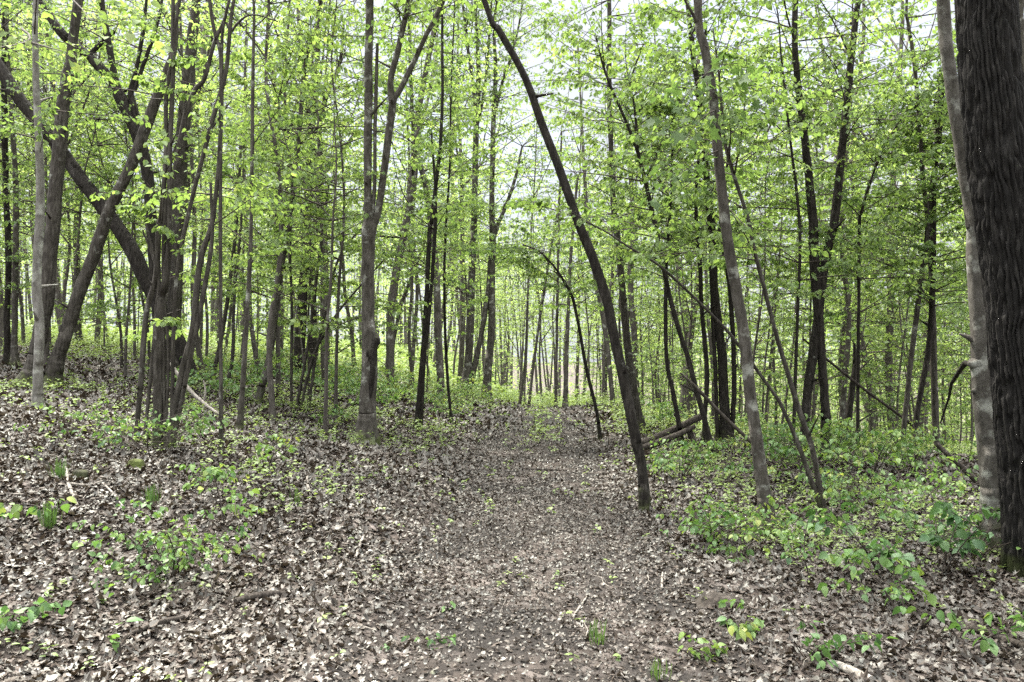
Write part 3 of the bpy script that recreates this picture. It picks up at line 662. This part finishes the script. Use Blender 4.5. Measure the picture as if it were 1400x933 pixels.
def big_oak():
    pix = [(x+6, y, w*.95) for x, y, w in S(1446,800,150, 1440,775,124, 1434,750,112, 1418,660,100, 1406,580,93, 1396,500,88, 1388,411,84, 1372,300,80, 1358,200,78, 1348,100,76, 1342,0,74, 1336,-120,70, 1335,-300,64, 1345,-520,50)]
    D = 5.45
    foot = P(1440, 775, D); foot[2] = float(H(foot[0], foot[1])); hero_feet.append((foot[0], foot[1]))
    root = empty('oak_tree', foot); tag(root, 'huge dark trunk with deep furrowed bark filling the right edge of the photo', 'tree')
    Q = np.array([[*P(x, y, D), w/F*D*.5] for x, y, w in pix])
    Q = np.vstack([Q[0]-[0, 0, .3, -.04], Q])
    Q = catmull(Q, 26); n = len(Q); sides = 200
    def rm(pts, th):
        z = pts[:, 2:3]; t = th[None]
        q = t/(2*pi)
        warp = (fbm(z*1.9+0*t, q*6+0*z+20, 2)-.5)*.055 + (fbm(z*7+0*t, q*20+0*z, 2)-.5)*.03
        a = (q+warp)*42
        ridge = 1-np.abs(2*(a-np.floor(a))-1)
        brk = sstep(.25, .5, vnoise(z*9+np.floor(a)*7.7, np.floor(a)*3.1+0*z))
        fur = sstep(.05, .5, ridge)*(.3+.7*brk)
        fine = fbm(z*26+0*t, q*130+0*z, 2)-.5
        e = np.exp(-np.maximum(z-foot[2], 0)/.22)
        burl = .12*np.exp(-((z-P(0, 215, D)[2])/.07)**2 - ((np.mod(t-4.4+pi, 2*pi)-pi)/.22)**2)
        return 1+.15*(fur-.7)+.03*fine+.05*(fbm(z*.8+0*t, q*4+0*z, 2)-.5)+.22*e*(.6+.5*np.sin(t*5+1))+burl
    # close the seam by blending the noise over the last columns (behind the trunk)
    b = MB(); b.tube(Q[:, :3], Q[:, 3], sides, 0, True, rm); b.build('trunk', BK['oak'], root, foot)
    top = Q[-1, :3]
    for q in range(5):
        az = q*1.26+.4; b = MB()
        p = [top-[0, 0, .2*q], top+np.array([math.cos(az)*.8, math.sin(az)*.8, 1.6]), top+np.array([math.cos(az)*2.2, math.sin(az)*2.2, 3.4]), top+np.array([math.cos(az)*3.2, math.sin(az)*3.2, 5.6])]
        b.tube(catmull(p, 4), np.linspace(.13, .02, 13), 8); b.build('limb', BK['oak'], root, foot)
    b = MB(); m = 110
    az = rng.uniform(0, 2*pi, m); rr = rng.uniform(.6, 4.5, m)
    p0 = top+np.stack([np.cos(az)*rr, np.sin(az)*rr, 1+np.minimum(rr, 3)*1.4], -1)
    sprays(b, p0, np.stack([np.cos(az), np.sin(az), np.full(m, .4)], -1), rng.uniform(1, 2.2, m), .09, 6, 6)
    b.build('crown', [GREEN, TWIG], root, foot)
big_oak()
tree('tree', 'grey trunk half hidden behind the huge dark trunk, at the extreme upper right', 'tree',
     [S(1402,640,26, 1400,450,23, 1399,250,22, 1396,120,21, 1393,40,21, 1391,0,20)], D=8.5, bark='grey', leaf=LF(3.6, 20, .8, 2.))
# thin far stems standing on the rise of the path
for lab, st, dd in (
  ('thin upright grey stem on the crest, straight behind the end of the path', S(760,553,5, 761,470,5, 763,378,4.5, 765,280,4, 768,180,3), 24.),
  ('thin grey stem slanting right on the crest above the end of the path', S(724,550,4.5, 735,460,4.5, 750,361,4, 762,290,3), 25.),
  ('thicker grey stem on the crest just right of the end of the path', S(773,552,8, 775,480,7, 778,411,6, 782,330,5, 790,240,4), 23.5),
  ('thin grey stem on the crest behind the curving dark sapling', S(838,560,8, 833,500,8, 822,420,8, 808,350,7, 800,260,6, 795,160,4, 790,60,3), 21.),
  ('slim grey stem on the crest half hidden by the dark leaning trunk', S(866,570,11, 868,470,10, 862,380,9, 866,311,8, 860,200,6, 855,100,5), 22.)):
    tree('slender_tree', lab, 'tree', [st], D=dd, bark='far', leaf=LF(1.5, 26, .8, 2.2, .09, 6, 5, .6), grow=False)

# ------------------------------------------------------------------ woods behind: archetypes, then copies
def archetype(kind, seed):
    R = np.random.default_rng(seed)
    h = {'slim': R.uniform(9, 12), 'tall': R.uniform(16, 21), 'bare': R.uniform(11, 15), 'leafy': R.uniform(5, 8)}[kind]
    r = {'slim': R.uniform(.045, .075), 'tall': R.uniform(.10, .16), 'bare': R.uniform(.05, .085), 'leafy': R.uniform(.022, .038)}[kind]
    root = empty({'slim': 'slender_tree', 'tall': 'tree', 'bare': 'sparse_tree', 'leafy': 'sapling'}[kind], (0, 0, 0))
    tag(root, 'x', 'tree')
    k_ = 8
    z = np.linspace(0, h, k_); lean = R.normal(0, .05, 2); wob = np.cumsum(R.normal(0, .012*h, (k_, 2)), axis=0)*.6
    pts = np.stack([lean[0]*z+wob[:, 0], lean[1]*z+wob[:, 1], z], -1); pts[0] = (0, 0, -.25)
    Q = catmull(np.hstack([pts, (r*(1-.85*(z/h)**1.2))[:, None]]), 3)
    b = MB(); b.tube(Q[:, :3], Q[:, 3], 8, 0, True, lumpy(seed, .05, (0, .2, .3))); b.build('trunk', BK['far'], root)
    ps = [Q]
    nf = {'slim': 2, 'tall': 4, 'bare': 3, 'leafy': 1}[kind]
    for i in range(nf):
        j = R.integers(int(len(Q)*.35), int(len(Q)*.75)); az = R.uniform(0, 2*pi); L = h*R.uniform(.2, .38)
        d = np.array([math.cos(az)*.45, math.sin(az)*.45, 1.])
        q = np.array([Q[j, :3]+d*L*t+np.array([math.cos(az), math.sin(az), 0])*L*.12*math.sin(t*3) for t in np.linspace(0, 1, 5)])
        Q2 = catmull(np.hstack([q, np.linspace(Q[j, 3]*.6, .008, 5)[:, None]]), 2); ps.append(Q2)
        b = MB(); b.tube(Q2[:, :3], Q2[:, 3], 6); b.build('limb', BK['far'], root)
    allp = np.vstack([p[1:] for p in ps])
    zmin = {'slim': 2.6, 'tall': 3.6, 'bare': 4., 'leafy': 1.1}[kind]
    allp = allp[allp[:, 2] > zmin]
    nb = {'slim': 54, 'tall': 100, 'bare': 34, 'leafy': 48}[kind]
    # understorey boughs low down, crown thinned high up to let light in
    wz = np.where(allp[:, 2] > 9.5, .10, 1.); idx = R.choice(len(allp), nb, p=wz/wz.sum()); p0 = allp[idx, :3]
    az = R.uniform(0, 2*pi, nb); el = R.uniform(0, .7, nb)
    d = np.stack([np.cos(az)*np.cos(el), np.sin(az)*np.cos(el), np.sin(el)], -1)
    L = R.uniform(.8, {'slim': 2.4, 'tall': 3.4, 'bare': 1.8, 'leafy': 1.9}[kind], nb)
    b = MB()
    sprays(b, p0, d, L, {'slim': .082, 'tall': .094, 'bare': .078, 'leafy': .072}[kind], 6, {'slim': 7, 'tall': 7, 'bare': 5, 'leafy': 7}[kind], kind != 'leafy', tone=.5, R=R)
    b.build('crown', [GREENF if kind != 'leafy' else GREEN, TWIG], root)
    return root
ARCH = {k_: [archetype(k_, 100+31*i+hash_) for i in range(n_)] for k_, n_, hash_ in (('slim', 5, 1), ('tall', 5, 2), ('bare', 4, 3), ('leafy', 5, 4))}
used = {id(a): False for v in ARCH.values() for a in v}
NAMES = {'slim': 'slim grey tree', 'tall': 'tall full-crowned tree', 'bare': 'thinly leaved tree', 'leafy': 'small leafy sapling'}
def zone(x, y):
    px = HX+F*x/y
    return ('on the slope left of the path' if px < 560 else 'beyond the crest where the path ends' if px < 900 else 'down the slope right of the path')
placed = list(hero_feet)
def place(kind, x, y, sc=1.):
    if kind == 'bare': sc *= .8
    a = ARCH[kind][int(rng.integers(0, len(ARCH[kind])))]
    zn = zone(x, y)
    lab = f'{NAMES[kind]} deep in the woods {zn}' if y > 17 else f'{NAMES[kind]} among the trunks {zn}'
    grp = lab.replace(NAMES[kind], NAMES[kind]+'s')
    loc = (x, y, float(H(x, y))-.05); rz = float(rng.uniform(0, 2*pi)); s = sc*float(rng.uniform(.85, 1.15))
    if not used[id(a)]:
        used[id(a)] = True; a.location = loc; a.rotation_euler = (0, 0, rz); a.scale = (s, s, s); a['label'] = lab; a['group'] = grp
    else:
        copy_tree(a, loc, rz, s, lab, grp)
    placed.append((x, y))
def free(x, y, dmin):
    return all((x-a)**2+(y-b_)**2 > dmin*dmin for a, b_ in placed)
def scatter(kind_f, n, ylo, yhi, dmin, upath=2.2):
    c = 0; t = 0
    while c < n and t < n*40:
        t += 1
        y = math.sqrt(rng.uniform(ylo**2, yhi**2)); x = rng.uniform(-1, 1)*(.72*y+1.5)
        if abs(float(path_u(x, y))) < upath and y < 60: continue
        if not free(x, y, dmin): continue
        kd = kind_f(x, y)
        if kd is None: continue
        if y < 20 and 470 < HX+F*x/y < 570: continue
        place(kd, x, y); c += 1
def kf_mid(x, y):
    px = HX+F*x/y
    if 560 < px < 930 or ((px < 300 or px > 930) and y < 15.5): return None
    if px < 560 and rng.random() < .6: return None
    return 'leafy' if rng.random() < .8 else 'slim'
def kf_far(x, y):
    px = HX+F*x/y; u = rng.random()
    if 690 < px < 850: return 'bare' if u < .4 else 'slim' if u < .65 else 'tall'
    return 'tall' if u < .33 else 'slim' if u < .68 else 'leafy' if u < .85 else 'bare'
scatter(kf_mid, 30, 12., 18., 1.0)
scatter(kf_far, 84, 17., 30., 1.2, 2.6)
scatter(kf_far, 100, 30., 55., 1.6, 1.5)
scatter(lambda x, y: ('bare' if rng.random() < .6 else 'slim') if abs(HX+F*x/y-775) < 130 else None, 44, 27., 58., 1.1, 0.)
scatter(lambda x, y: 'leafy' if HX+F*x/y > 560 or rng.random() < .3 else None, 34, 20., 42., .9, 1.8)
for x, y in ((-5.5, -2.5), (-2.6, -5.5), (2.2, -4.2), (6., -1.5), (-7.5, 2.), (8., 2.5)):  # out-of-view trees added so that their crowns shade the foreground
    a = ARCH['tall'][int(rng.integers(0, 5))]
    copy_tree(a, (x, y, float(H(x, y))-.05), float(rng.uniform(0, 6.28)), 1.15, 'unseen tall full-crowned tree added around the viewer to shade the foreground', 'unseen shade trees added around the viewer')
for v in ARCH.values():
    for a in v:
        if not used[id(a)]:
            for ch in list(a.children): bpy.data.objects.remove(ch)
            bpy.data.objects.remove(a)

def distant_woods():
    R = np.random.default_rng(9); b = MB()
    n = 420
    y = np.sqrt(R.uniform(55**2, 120**2, n)); x = R.uniform(-1, 1, n)*(.78*y)
    z = H(x, y); h = R.uniform(11, 18, n)
    base = np.stack([x, y, z-.3], -1)
    mid = base+np.stack([R.normal(0, .4, n), R.normal(0, .4, n), h*.5], -1); top = base+np.stack([R.normal(0, .9, n), R.normal(0, .9, n), h], -1)
    b.tubes(np.stack([base, mid, top], 1), 5, R.uniform(.06, .17, n), .02, 1)
    # leaf tufts around each stem
    m = 300
    for q in range(m):
        t = R.uniform(.01, 1.05, n)
        rad_ = R.uniform(0, 1, n)**.6*(2.6*(1.1-t*.5)); az = R.uniform(0, 2*pi, n)
        c = base+(top-base)*t[:, None]+np.stack([np.cos(az)*rad_, np.sin(az)*rad_, R.normal(0, .3, n)], -1)
        az2 = R.uniform(0, 2*pi, n); ax = np.stack([np.cos(az2), np.sin(az2), R.normal(-.2, .4, n)], -1)
        up = np.stack([R.normal(0, .5, n), R.normal(0, .5, n), np.ones(n)], -1)
        keep = R.random(n) < np.where(np.abs(HX+F*x/y-765) < 75, .65, 1)
        L = R.uniform(.16, .32, n)
        b.sheets(c[keep], ax[keep], up[keep], L[keep], L[keep]*.7, KITE, KITEF, 0, .2, .2)
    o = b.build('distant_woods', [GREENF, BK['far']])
    tag(o, 'far-off mass of pale green trees closing the view between the trunks', 'woods', kind='stuff')
distant_woods()

# ------------------------------------------------------------------ shrubs, seedlings, grass
def plant(name, label, px, py, h, spread, nst, nb, ls, cat='shrub', tone=.55, nt=4, nl=4, group=None, D=None, lean=(0, 0), shape='leaf'):
    tone = min(tone, .62); ls *= .82; h *= .85
    D = D or hit(px, py); foot = P(px, py, D); foot[2] = float(H(foot[0], foot[1]))
    root = empty(name, foot); tag(root, label, cat, group)
    b = MB(); allp = []
    for i in range(nst):
        az = rng.uniform(0, 2*pi); e = spread*rng.uniform(.2, .6) if nst > 1 else spread*.12
        tip = foot+np.array([math.cos(az)*e+lean[0], math.sin(az)*e+lean[1], h*rng.uniform(.75, 1)])
        q = catmull([foot-[0, 0, .04], foot+(tip-foot)*.45+[rng.normal(0, .02), rng.normal(0, .02), .05*h], tip], 4)
        b.tube(q, np.linspace(.0055, .002, len(q))*(1+h*.4), 5); allp.append(q[3:])
    b.build('stem', TWIG, root, foot)
    allp = np.vstack(allp)
    b = MB(); idx = rng.integers(0, len(allp), nb); az = rng.uniform(0, 2*pi, nb)
    d = np.stack([np.cos(az), np.sin(az), rng.uniform(0, .6, nb)], -1)
    sprays(b, allp[idx], d, rng.uniform(.2, .55, nb)*spread, ls, nt, nl, tone=tone, shape=shape, droop=.12, rb=np.full(nb, .003))
    b.build('foliage', [PLANT, TWIG], root, foot)
    return root
plant('shrub', 'bright green leafy shrub spreading over the dead leaves at the lower left', 235, 785, .50, .95, 9, 34, 0.047, tone=.62)
plant('seedling', 'little seedling with a few large drooping yellow-green leaves at the lower left corner', 124, 890, .2, .28, 1, 3, 0.080, 'plant', .75, 1, 2)
plant('seedling', 'yellow-green seedling at the left edge beside the grass tuft', 6, 740, .30, .5, 2, 7, 0.068, 'plant', .8, 3, 2)
plant('seedling', 'fresh green seedling at the left edge below the yellow-green one', 6, 862, .16, .4, 3, 7, 0.060, 'plant', .5, 3, 3)
plant('shrub', 'light green shrub spread low in front of the multi-stemmed clump', 205, 622, .45, 1.5, 8, 26, 0.054, tone=.7)
plant('seedling', 'thin-stemmed seedling with leaves at its tip, right of the bright shrub', 309, 726, .62, .5, 1, 7, 0.064, 'plant', .6, 3, 3, lean=(-.15, 0))
plant('seedling', 'pale seedling standing between the bright shrub and the clump of stems', 268, 680, .30, .55, 2, 7, 0.064, 'plant', .7, 3, 3)
plant('seedling', 'bright seedling left of the forked path-side tree, in the litter', 362, 640, .34, .5, 2, 8, 0.068, 'plant', .75, 3, 3)
plant('seedling', 'yellowish seedling among low growth, just left of the forked path-side tree', 442, 586, .42, .6, 2, 9, 0.072, 'plant', .85, 3, 3)
plant('seedling', 'small green sprout alone on the left side of the trodden path near the camera', 617, 836, .07, .14, 2, 3, 0.044, 'plant', .75, 1, 2)
plant('seedling', 'low dark green weed on the near middle of the path beside a pale leaf', 577, 888, .06, .32, 3, 7, 0.036, 'plant', .2, 2, 3)
plant('shrub', 'green shrub patch between the dark leaning trunk and the smooth grey trunk', 965, 742, .36, 1.1, 8, 26, 0.054, tone=.5)
plant('shrub', 'leafy shrub at the foot of the smooth grey maple trunk', 1016, 762, .32, .8, 6, 16, 0.058, tone=.55)
plant('seedling', 'bright yellow-green sprig at the lower right beside the mossy mound', 1025, 862, .14, .4, 2, 6, 0.056, 'plant', .8, 3, 3)
plant('seedling', 'small bright sprig nearer the camera than the mossy mound', 955, 900, .10, .3, 2, 5, 0.048, 'plant', .75, 3, 3)
plant('sapling', 'knee-high sapling with broad blue-green leaves, left of the two at the lower right', 1208, 790, .55, .75, 3, 12, 0.092, 'plant', .22, 3, 3)
plant('sapling', 'knee-high sapling with broad drooping leaves, close to the knotty grey trunk', 1285, 785, .60, .7, 3, 12, 0.092, 'plant', .25, 3, 3)
plant('seedling', 'sapling with bright mid-green leaves just in front of the two broad-leaved ones', 1238, 850, .40, .75, 3, 10, 0.076, 'plant', .72, 3, 3)
plant('seedling', 'spindly dark-stemmed seedling with few leaves, below the bent sapling', 1112, 800, .62, .35, 1, 7, 0.048, 'plant', .4, 2, 3)
plant('seedling', 'bright heart-leaved seedling at the right edge above the dark fallen stick', 1372, 872, .26, .5, 2, 7, 0.080, 'plant', .8, 3, 2)
plant('seedling', 'green seedling drooping over the dark stick at the lower right', 1318, 880, .28, .5, 2, 7, 0.072, 'plant', .45, 3, 2)
plant('seedling', 'fresh green seedling near the bottom edge, right of the path', 1130, 905, .16, .36, 3, 7, 0.056, 'plant', .4, 3, 3)
plant('shrub', 'wide green shrub at the foot of the knotty grey trunk', 1335, 770, .40, 1.1, 8, 23, 0.061, tone=.4)
plant('shrub', 'light green shrub behind the foot of the bent sapling', 1160, 700, .42, 1.2, 8, 23, 0.054, tone=.65)
plant('shrub', 'spreading light green shrub on the brow below the three slim trees', 1250, 700, .5, 1.4, 9, 29, 0.058, tone=.65)
# lone bits of understorey, several of a look
src = plant('shrub', 'x', 930, 660, .55, 1.2, 7, 22, .065, tone=.6)
src['label'] = 'waist-low leafy bush in the undergrowth on the right side of the path'; src['group'] = 'bushes in the undergrowth on the right'
for i in range(22):
    for _ in range(60):
        y = rng.uniform(9., 17); x = rng.uniform(2.4, .72*y+1)
        if free(x, y, .7) and not (y < 13.5 and HX+F*x/y < 1000): break
    placed.append((x, y))
    copy_tree(src, (x, y, float(H(x, y))), float(rng.uniform(0, 6.28)), float(rng.uniform(.6, 1.35)))
src2 = plant('shrub', 'x', 590, 560, .5, 1.3, 7, 22, .07, tone=.7)
src2['label'] = 'pale leafy bush in the undergrowth on the left side of the path'; src2['group'] = 'bushes in the undergrowth on the left'
for i in range(22):
    for _ in range(60):
        y = rng.uniform(13, 24); x = -rng.uniform(1.4, .45*y)
        if free(x, y, .8): break
    placed.append((x, y))
    copy_tree(src2, (x, y, float(H(x, y))), float(rng.uniform(0, 6.28)), float(rng.uniform(.7, 1.5)))

def grass(label, px, py, h, nbl, tone):
    D = hit(px, py); foot = P(px, py, D); foot[2] = float(H(foot[0], foot[1]))
    b = MB(); az = rng.uniform(0, 2*pi, nbl); r = rng.uniform(0, .05, nbl)
    pos = foot+np.stack([np.cos(az)*r, np.sin(az)*r, np.full(nbl, -.01)], -1)
    ln = rng.uniform(.1, .7, nbl)
    ax = np.stack([np.cos(az)*ln, np.sin(az)*ln, np.ones(nbl)], -1)
    up = np.stack([-np.cos(az), -np.sin(az), np.full(nbl, .3)], -1)
    bl = [(-.5, 0), (.5, 0), (.45, .4), (-.45, .4), (.25, .75), (-.25, .75), (0, 1)]
    b.sheets(pos, ax, up, h*rng.uniform(.5, 1.1, nbl), .007, bl, [(0, 1, 2, 3), (3, 2, 4, 5), (5, 4, 6, 6)][:2], 0, 0, -.35, np.clip(rng.normal(tone, .2, nbl), 0, 1))
    o = b.build('grass_tuft', GRASS, None, foot); o.location = foot
    tag(o, label, 'grass tuft')
grass('tuft of green grass in the leaf litter at the left, near the yellow-green seedling', 68, 722, .24, 60, .5)
grass('darker grass tuft higher on the left slope, left of the clump of stems', 80, 655, .22, 45, .3)
grass('dull grass tuft between the bright shrub and the mossy stump', 208, 690, .2, 40, .4)
grass('short bright grass tuft on the right half of the path near the camera', 817, 880, .17, 30, .7)
grass('grass tuft cut by the bottom edge, right of the path middle', 902, 930, .16, 24, .7)
grass('small grass sprig on the left bank of the path', 404, 690, .18, 16, .7)

# ------------------------------------------------------------------ fallen wood, stump, mound
def stick(name, label, pts, bark='dead', cat='fallen branch', lift=.5, D=None, fork=None, rise=None):
    P3 = []
    for i, (px, py, w) in enumerate(pts):
        d = D[i] if D else hit(px, py)
        p = P(px, py, d); r = w/F*d*.5
        if not D: p[2] = float(H(p[0], p[1]))+r*lift+(rise[i] if rise else .012)
        P3.append([*p, r])
    P3 = np.array(P3); foot = P3[0, :3].copy()
    Q = catmull(P3, 6)
    b = MB(); b.tube(Q[:, :3], Q[:, 3], 8, 0, True, lumpy(len(label), .12))
    if fork is None:
        o = b.build(name, BK[bark], None, foot); o.location = foot; tag(o, label, cat); return o
    root = empty(name, foot); tag(root, label, cat)
    b.build('stem', BK[bark], root, foot)
    for fk in fork:
        P3 = []
        for (px, py, w) in fk:
            d = hit(px, py) if not D else D[0]; p = P(px, py, d); r = w/F*d*.5
            if not D: p[2] = float(H(p[0], p[1]))+r*lift+.02
            P3.append([*p, r])
        Q = catmull(P3, 5); b = MB(); b.tube(Q[:, :3], Q[:, 3], 6, 0, True, lumpy(3, .12)); b.build('side_branch', BK[bark], root, foot)
    return root
dl = hit(857, 614)
stick('fallen_log', 'dark fallen log propped at a slant beside the right edge of the path', S(838,619,8, 880,606,10, 920,588,10, 960,569,9), 'log', 'log', D=[dl, dl+.1, dl+.2, dl+.3])
stick('fallen_log', 'thinner bare log lying under the slanting dark log right of the path', S(862,617,7, 890,609,9, 930,593,8, 950,583,6), 'log', 'log', D=[dl-.35, dl-.3, dl-.15, dl-.1])
stick('broken_stub', 'short dark broken stub holding up the slanting log right of the path', S(949,614,11, 946,600,9, 940,583,8), 'log', 'stump', D=[dl-.1, dl-.05, dl])
stick('fallen_pole', 'thin fallen pole slanting down to the right across the dark group of trunks', S(930,510,3, 953,531,4.5, 990,570,5, 1030,607,5, 1040,617,5), 'log', 'log', D=[9.6, 9.5, 9.4, 9.3, 9.3])
stick('fallen_pole', 'long thin dead pole slanting through leaves right of the twin-trunked tree', S(1098,463,2.5, 1130,491,3.5, 1185,535,4, 1243,578,4, 1290,620,4), 'log', 'log', D=[11.5, 11.7, 12, 12.3, 12.5])
stick('fallen_pole', 'dead pole slanting down to the foot of the knotty grey trunk', S(1280,607,6, 1300,626,7, 1325,648,8, 1345,668,8), 'log', 'log', D=[9, 8.9, 8.8, 8.7])
stick('fallen_branch', 'pale bleached forked branch lying behind the multi-stemmed clump on the left', S(233,497,4, 256,530,6, 280,553,5, 308,572,3), 'dead', D=[11.4, 11.3, 11.2, 11.], fork=[S(278,552,4, 281,535,3, 278,520,2)])
stick('fallen_branch', 'white bleached short stick standing out on the left edge of the path', S(497,736,4, 492,750,5, 486,766,4), 'dead')
stick('fallen_branch', 'curved brown branch lying in the leaves at the lower left', S(168,879,5, 190,868,8, 215,858,9, 240,852,8, 262,848,6), 'log')
stick('fallen_branch', 'pale thick stick end lying right of the bright green shrub', S(322,828,9, 345,822,11, 372,818,10, 392,816,7), 'log')
stick('fallen_branch', 'long dark stick running out of the right edge at the lower right', S(1285,842,6, 1310,856,8, 1340,868,9, 1372,880,10, 1410,893,11), 'log')
stick('fallen_branch', 'weathered grey log end at the bottom edge, right of the path', S(1134,912,9, 1155,921,13, 1190,938,14), 'dead', 'log')
stick('fallen_branch', 'thin pale twig lying on the right half of the path', S(781,855,3, 787,842,3, 797,828,3, 803,818,2), 'dead')
stick('fallen_branch', 'gnarled grey twigs tangled in the litter on the left slope', S(90,645,5, 95,668,5, 106,695,4), 'dead', fork=[S(95,666,4, 120,668,3, 140,662,2), S(140,665,3, 155,680,3, 168,697,2)])
stick('fallen_branch', 'thin dark twig lying across the path in the middle distance', S(690,642,3, 740,644,3, 800,646,2), 'log')
stick('fallen_branch', 'slim grey stick lying on the left bank above the path', S(443,639,3, 465,642,3, 487,644,2), 'dead')
stick('fallen_branch', 'brown branch lying at the feet of the two leaning trunks on the left', S(66,538,4, 85,541,5, 105,552,4, 118,558,3), 'log')
stick('fallen_branch', 'grey stick leaning over the bank between the shrub and the path', S(420,655,3, 421,668,4, 425,680,3), 'dead')
stick('fallen_branch', 'short pale stick on the left edge of the path below the white one', S(460,787,4, 466,778,5, 473,770,4), 'dead')
stick('fallen_branch', 'thin upright dead twig sticking out of the litter right of the path', S(905,808,3, 905,795,3, 906,786,2), 'dead')
stick('fallen_branch', 'mottled dead branch behind the cluster of whips on the left', S(340,556,3, 370,566,4, 410,572,4, 440,573,3), 'log')
stick('fallen_branch', 'crooked branch leaning at the foot of the multi-stemmed clump', S(196,622,5, 215,610,6, 238,594,3), 'log', D=[8.4, 8.5, 8.6])
def stump(label, px, py, r, h, bark, cat, name):
    D = hit(px, py); f = P(px, py, D); f[2] = float(H(f[0], f[1]))
    b = MB(); z = np.array([-.08, 0, .25, .55, .8, .95, 1.0])*h
    pts = f+np.stack([z*.1, z*0, z], -1)
    b.tube(catmull(pts, 3), np.interp(np.linspace(0, 1, 19), [0, .3, .7, .9, 1], [1.35, 1.1, .85, .6, .2])*r, 16, 0, True, lumpy(int(px), .2, (f[2], .1, .3)))
    o = b.build(name, BK[bark], None, f); o.location = f; tag(o, label, cat)
MOSS = bark_mat('mossy_wood', (.03, .032, .014), (.055, .06, .02), (.085, .075, .045), .8, .6, 1., 20, .8)
BK['moss'] = MOSS
stump('small mossy stump in the litter just below the multi-stemmed clump', 185, 640, .06, .075, 'moss', 'stump', 'mossy_stump')
stump('low mossy mound of rotten wood in the litter right of the path', 985, 828, .10, .06, 'log', 'mound', 'mossy_mound')
stump('dark rotten stump among twigs on the left slope', 110, 655, .055, .07, 'dark', 'stump', 'rotten_stump')
def stone(label, px, py, r):
    D = hit(px, py); f = P(px, py, D); f[2] = float(H(f[0], f[1])); b = MB()
    z = np.linspace(-.3, 1, 9); pts = f+np.stack([0*z, 0*z, z*r*.8], -1)
    b.tube(pts, r*np.sqrt(np.clip(1-(z*.98)**2, .01, 1)), 12, 0, True, lumpy(int(px), .22))
    o = b.build('stone', BK['pale'], None, f); o.location = f; tag(o, label, 'stone')
stone('grey stone among green leaves on the brow below the three slim trees', 1248, 682, .13)
stone('small pale stone on the path at the bottom edge', 593, 922, .02)

# ------------------------------------------------------------------ light, world, camera
sc = bpy.context.scene
SUN_EL, SUN_AZ = rad(60), rad(-40)        # azimuth from +Y towards +X
w = bpy.data.worlds.new('World'); sc.world = w; w.use_nodes = True
nt = w.node_tree; nt.nodes.clear(); L = nt.links.new
sky = nt.nodes.new('ShaderNodeTexSky'); sky.sky_type = 'NISHITA'; sky.sun_disc = False
sky.sun_elevation = SUN_EL; sky.sun_rotation = SUN_AZ; sky.dust_density = 2.5; sky.air_density = 1.2
tc = nt.nodes.new('ShaderNodeTexCoord')
nz = N(nt, 'ShaderNodeTexNoise', Scale=3.2, Detail=6., Roughness=.58); L(tc.outputs['Generated'], nz.inputs['Vector'])
cr = ramp(nt, [(.38, (.88, .88, .88)), (.56, (1, 1, 1))]); L(nz.outputs[0], cr.inputs[0])
mx = N(nt, 'ShaderNodeMix', data_type='RGBA'); L(cr.outputs[0], mx.inputs[0]); L(sky.outputs[0], mx.inputs[6]); 
sp = nt.nodes.new('ShaderNodeSeparateXYZ'); L(tc.outputs['Generated'], sp.inputs[0])
ov = ramp(nt, [(0, (1.45, 1.53, 1.66)), (.42, (1.75, 1.85, 2.0)), (.64, (9.5, 9.7, 9.9)), (1, (23, 23.2, 23.5))]); L(sp.outputs[2], ov.inputs[0]); L(ov.outputs[0], mx.inputs[7])
bg = nt.nodes.new('ShaderNodeBackground'); bg.inputs[1].default_value = .12; L(mx.outputs[2], bg.inputs[0])
ow = nt.nodes.new('ShaderNodeOutputWorld'); L(bg.outputs[0], ow.inputs[0])
sd = bpy.data.lights.new('sun', 'SUN'); sd.energy = 4; sd.angle = rad(7); sd.color = (1, .95, .86)
so = bpy.data.objects.new('sun', sd); C.objects.link(so); so.location = (0, 0, 30)
so.rotation_euler = (pi/2-SUN_EL, 0, pi-SUN_AZ)
cd = bpy.data.cameras.new('camera'); co = bpy.data.objects.new('camera', cd); C.objects.link(co)
cd.sensor_width = 36; cd.lens = 36*F/1400; cd.clip_end = 3000; cd.clip_start = .05
cd.shift_y = (HY-466.5)/1400
co.location = (0, 0, EYE); co.rotation_euler = (pi/2, 0, 0)
sc.camera = co
sc.render.engine = 'CYCLES'
cy = sc.cycles
cy.max_bounces = 9; cy.diffuse_bounces = 6; cy.glossy_bounces = 2; cy.transmission_bounces = 7; cy.transparent_max_bounces = 4
cy.use_denoising = False
cy.sample_clamp_indirect = 6
vs = sc.view_settings; vs.view_transform = 'Standard'; vs.look = 'None'; vs.gamma = 1; vs.use_curve_mapping = False
vs.exposure = 2.26
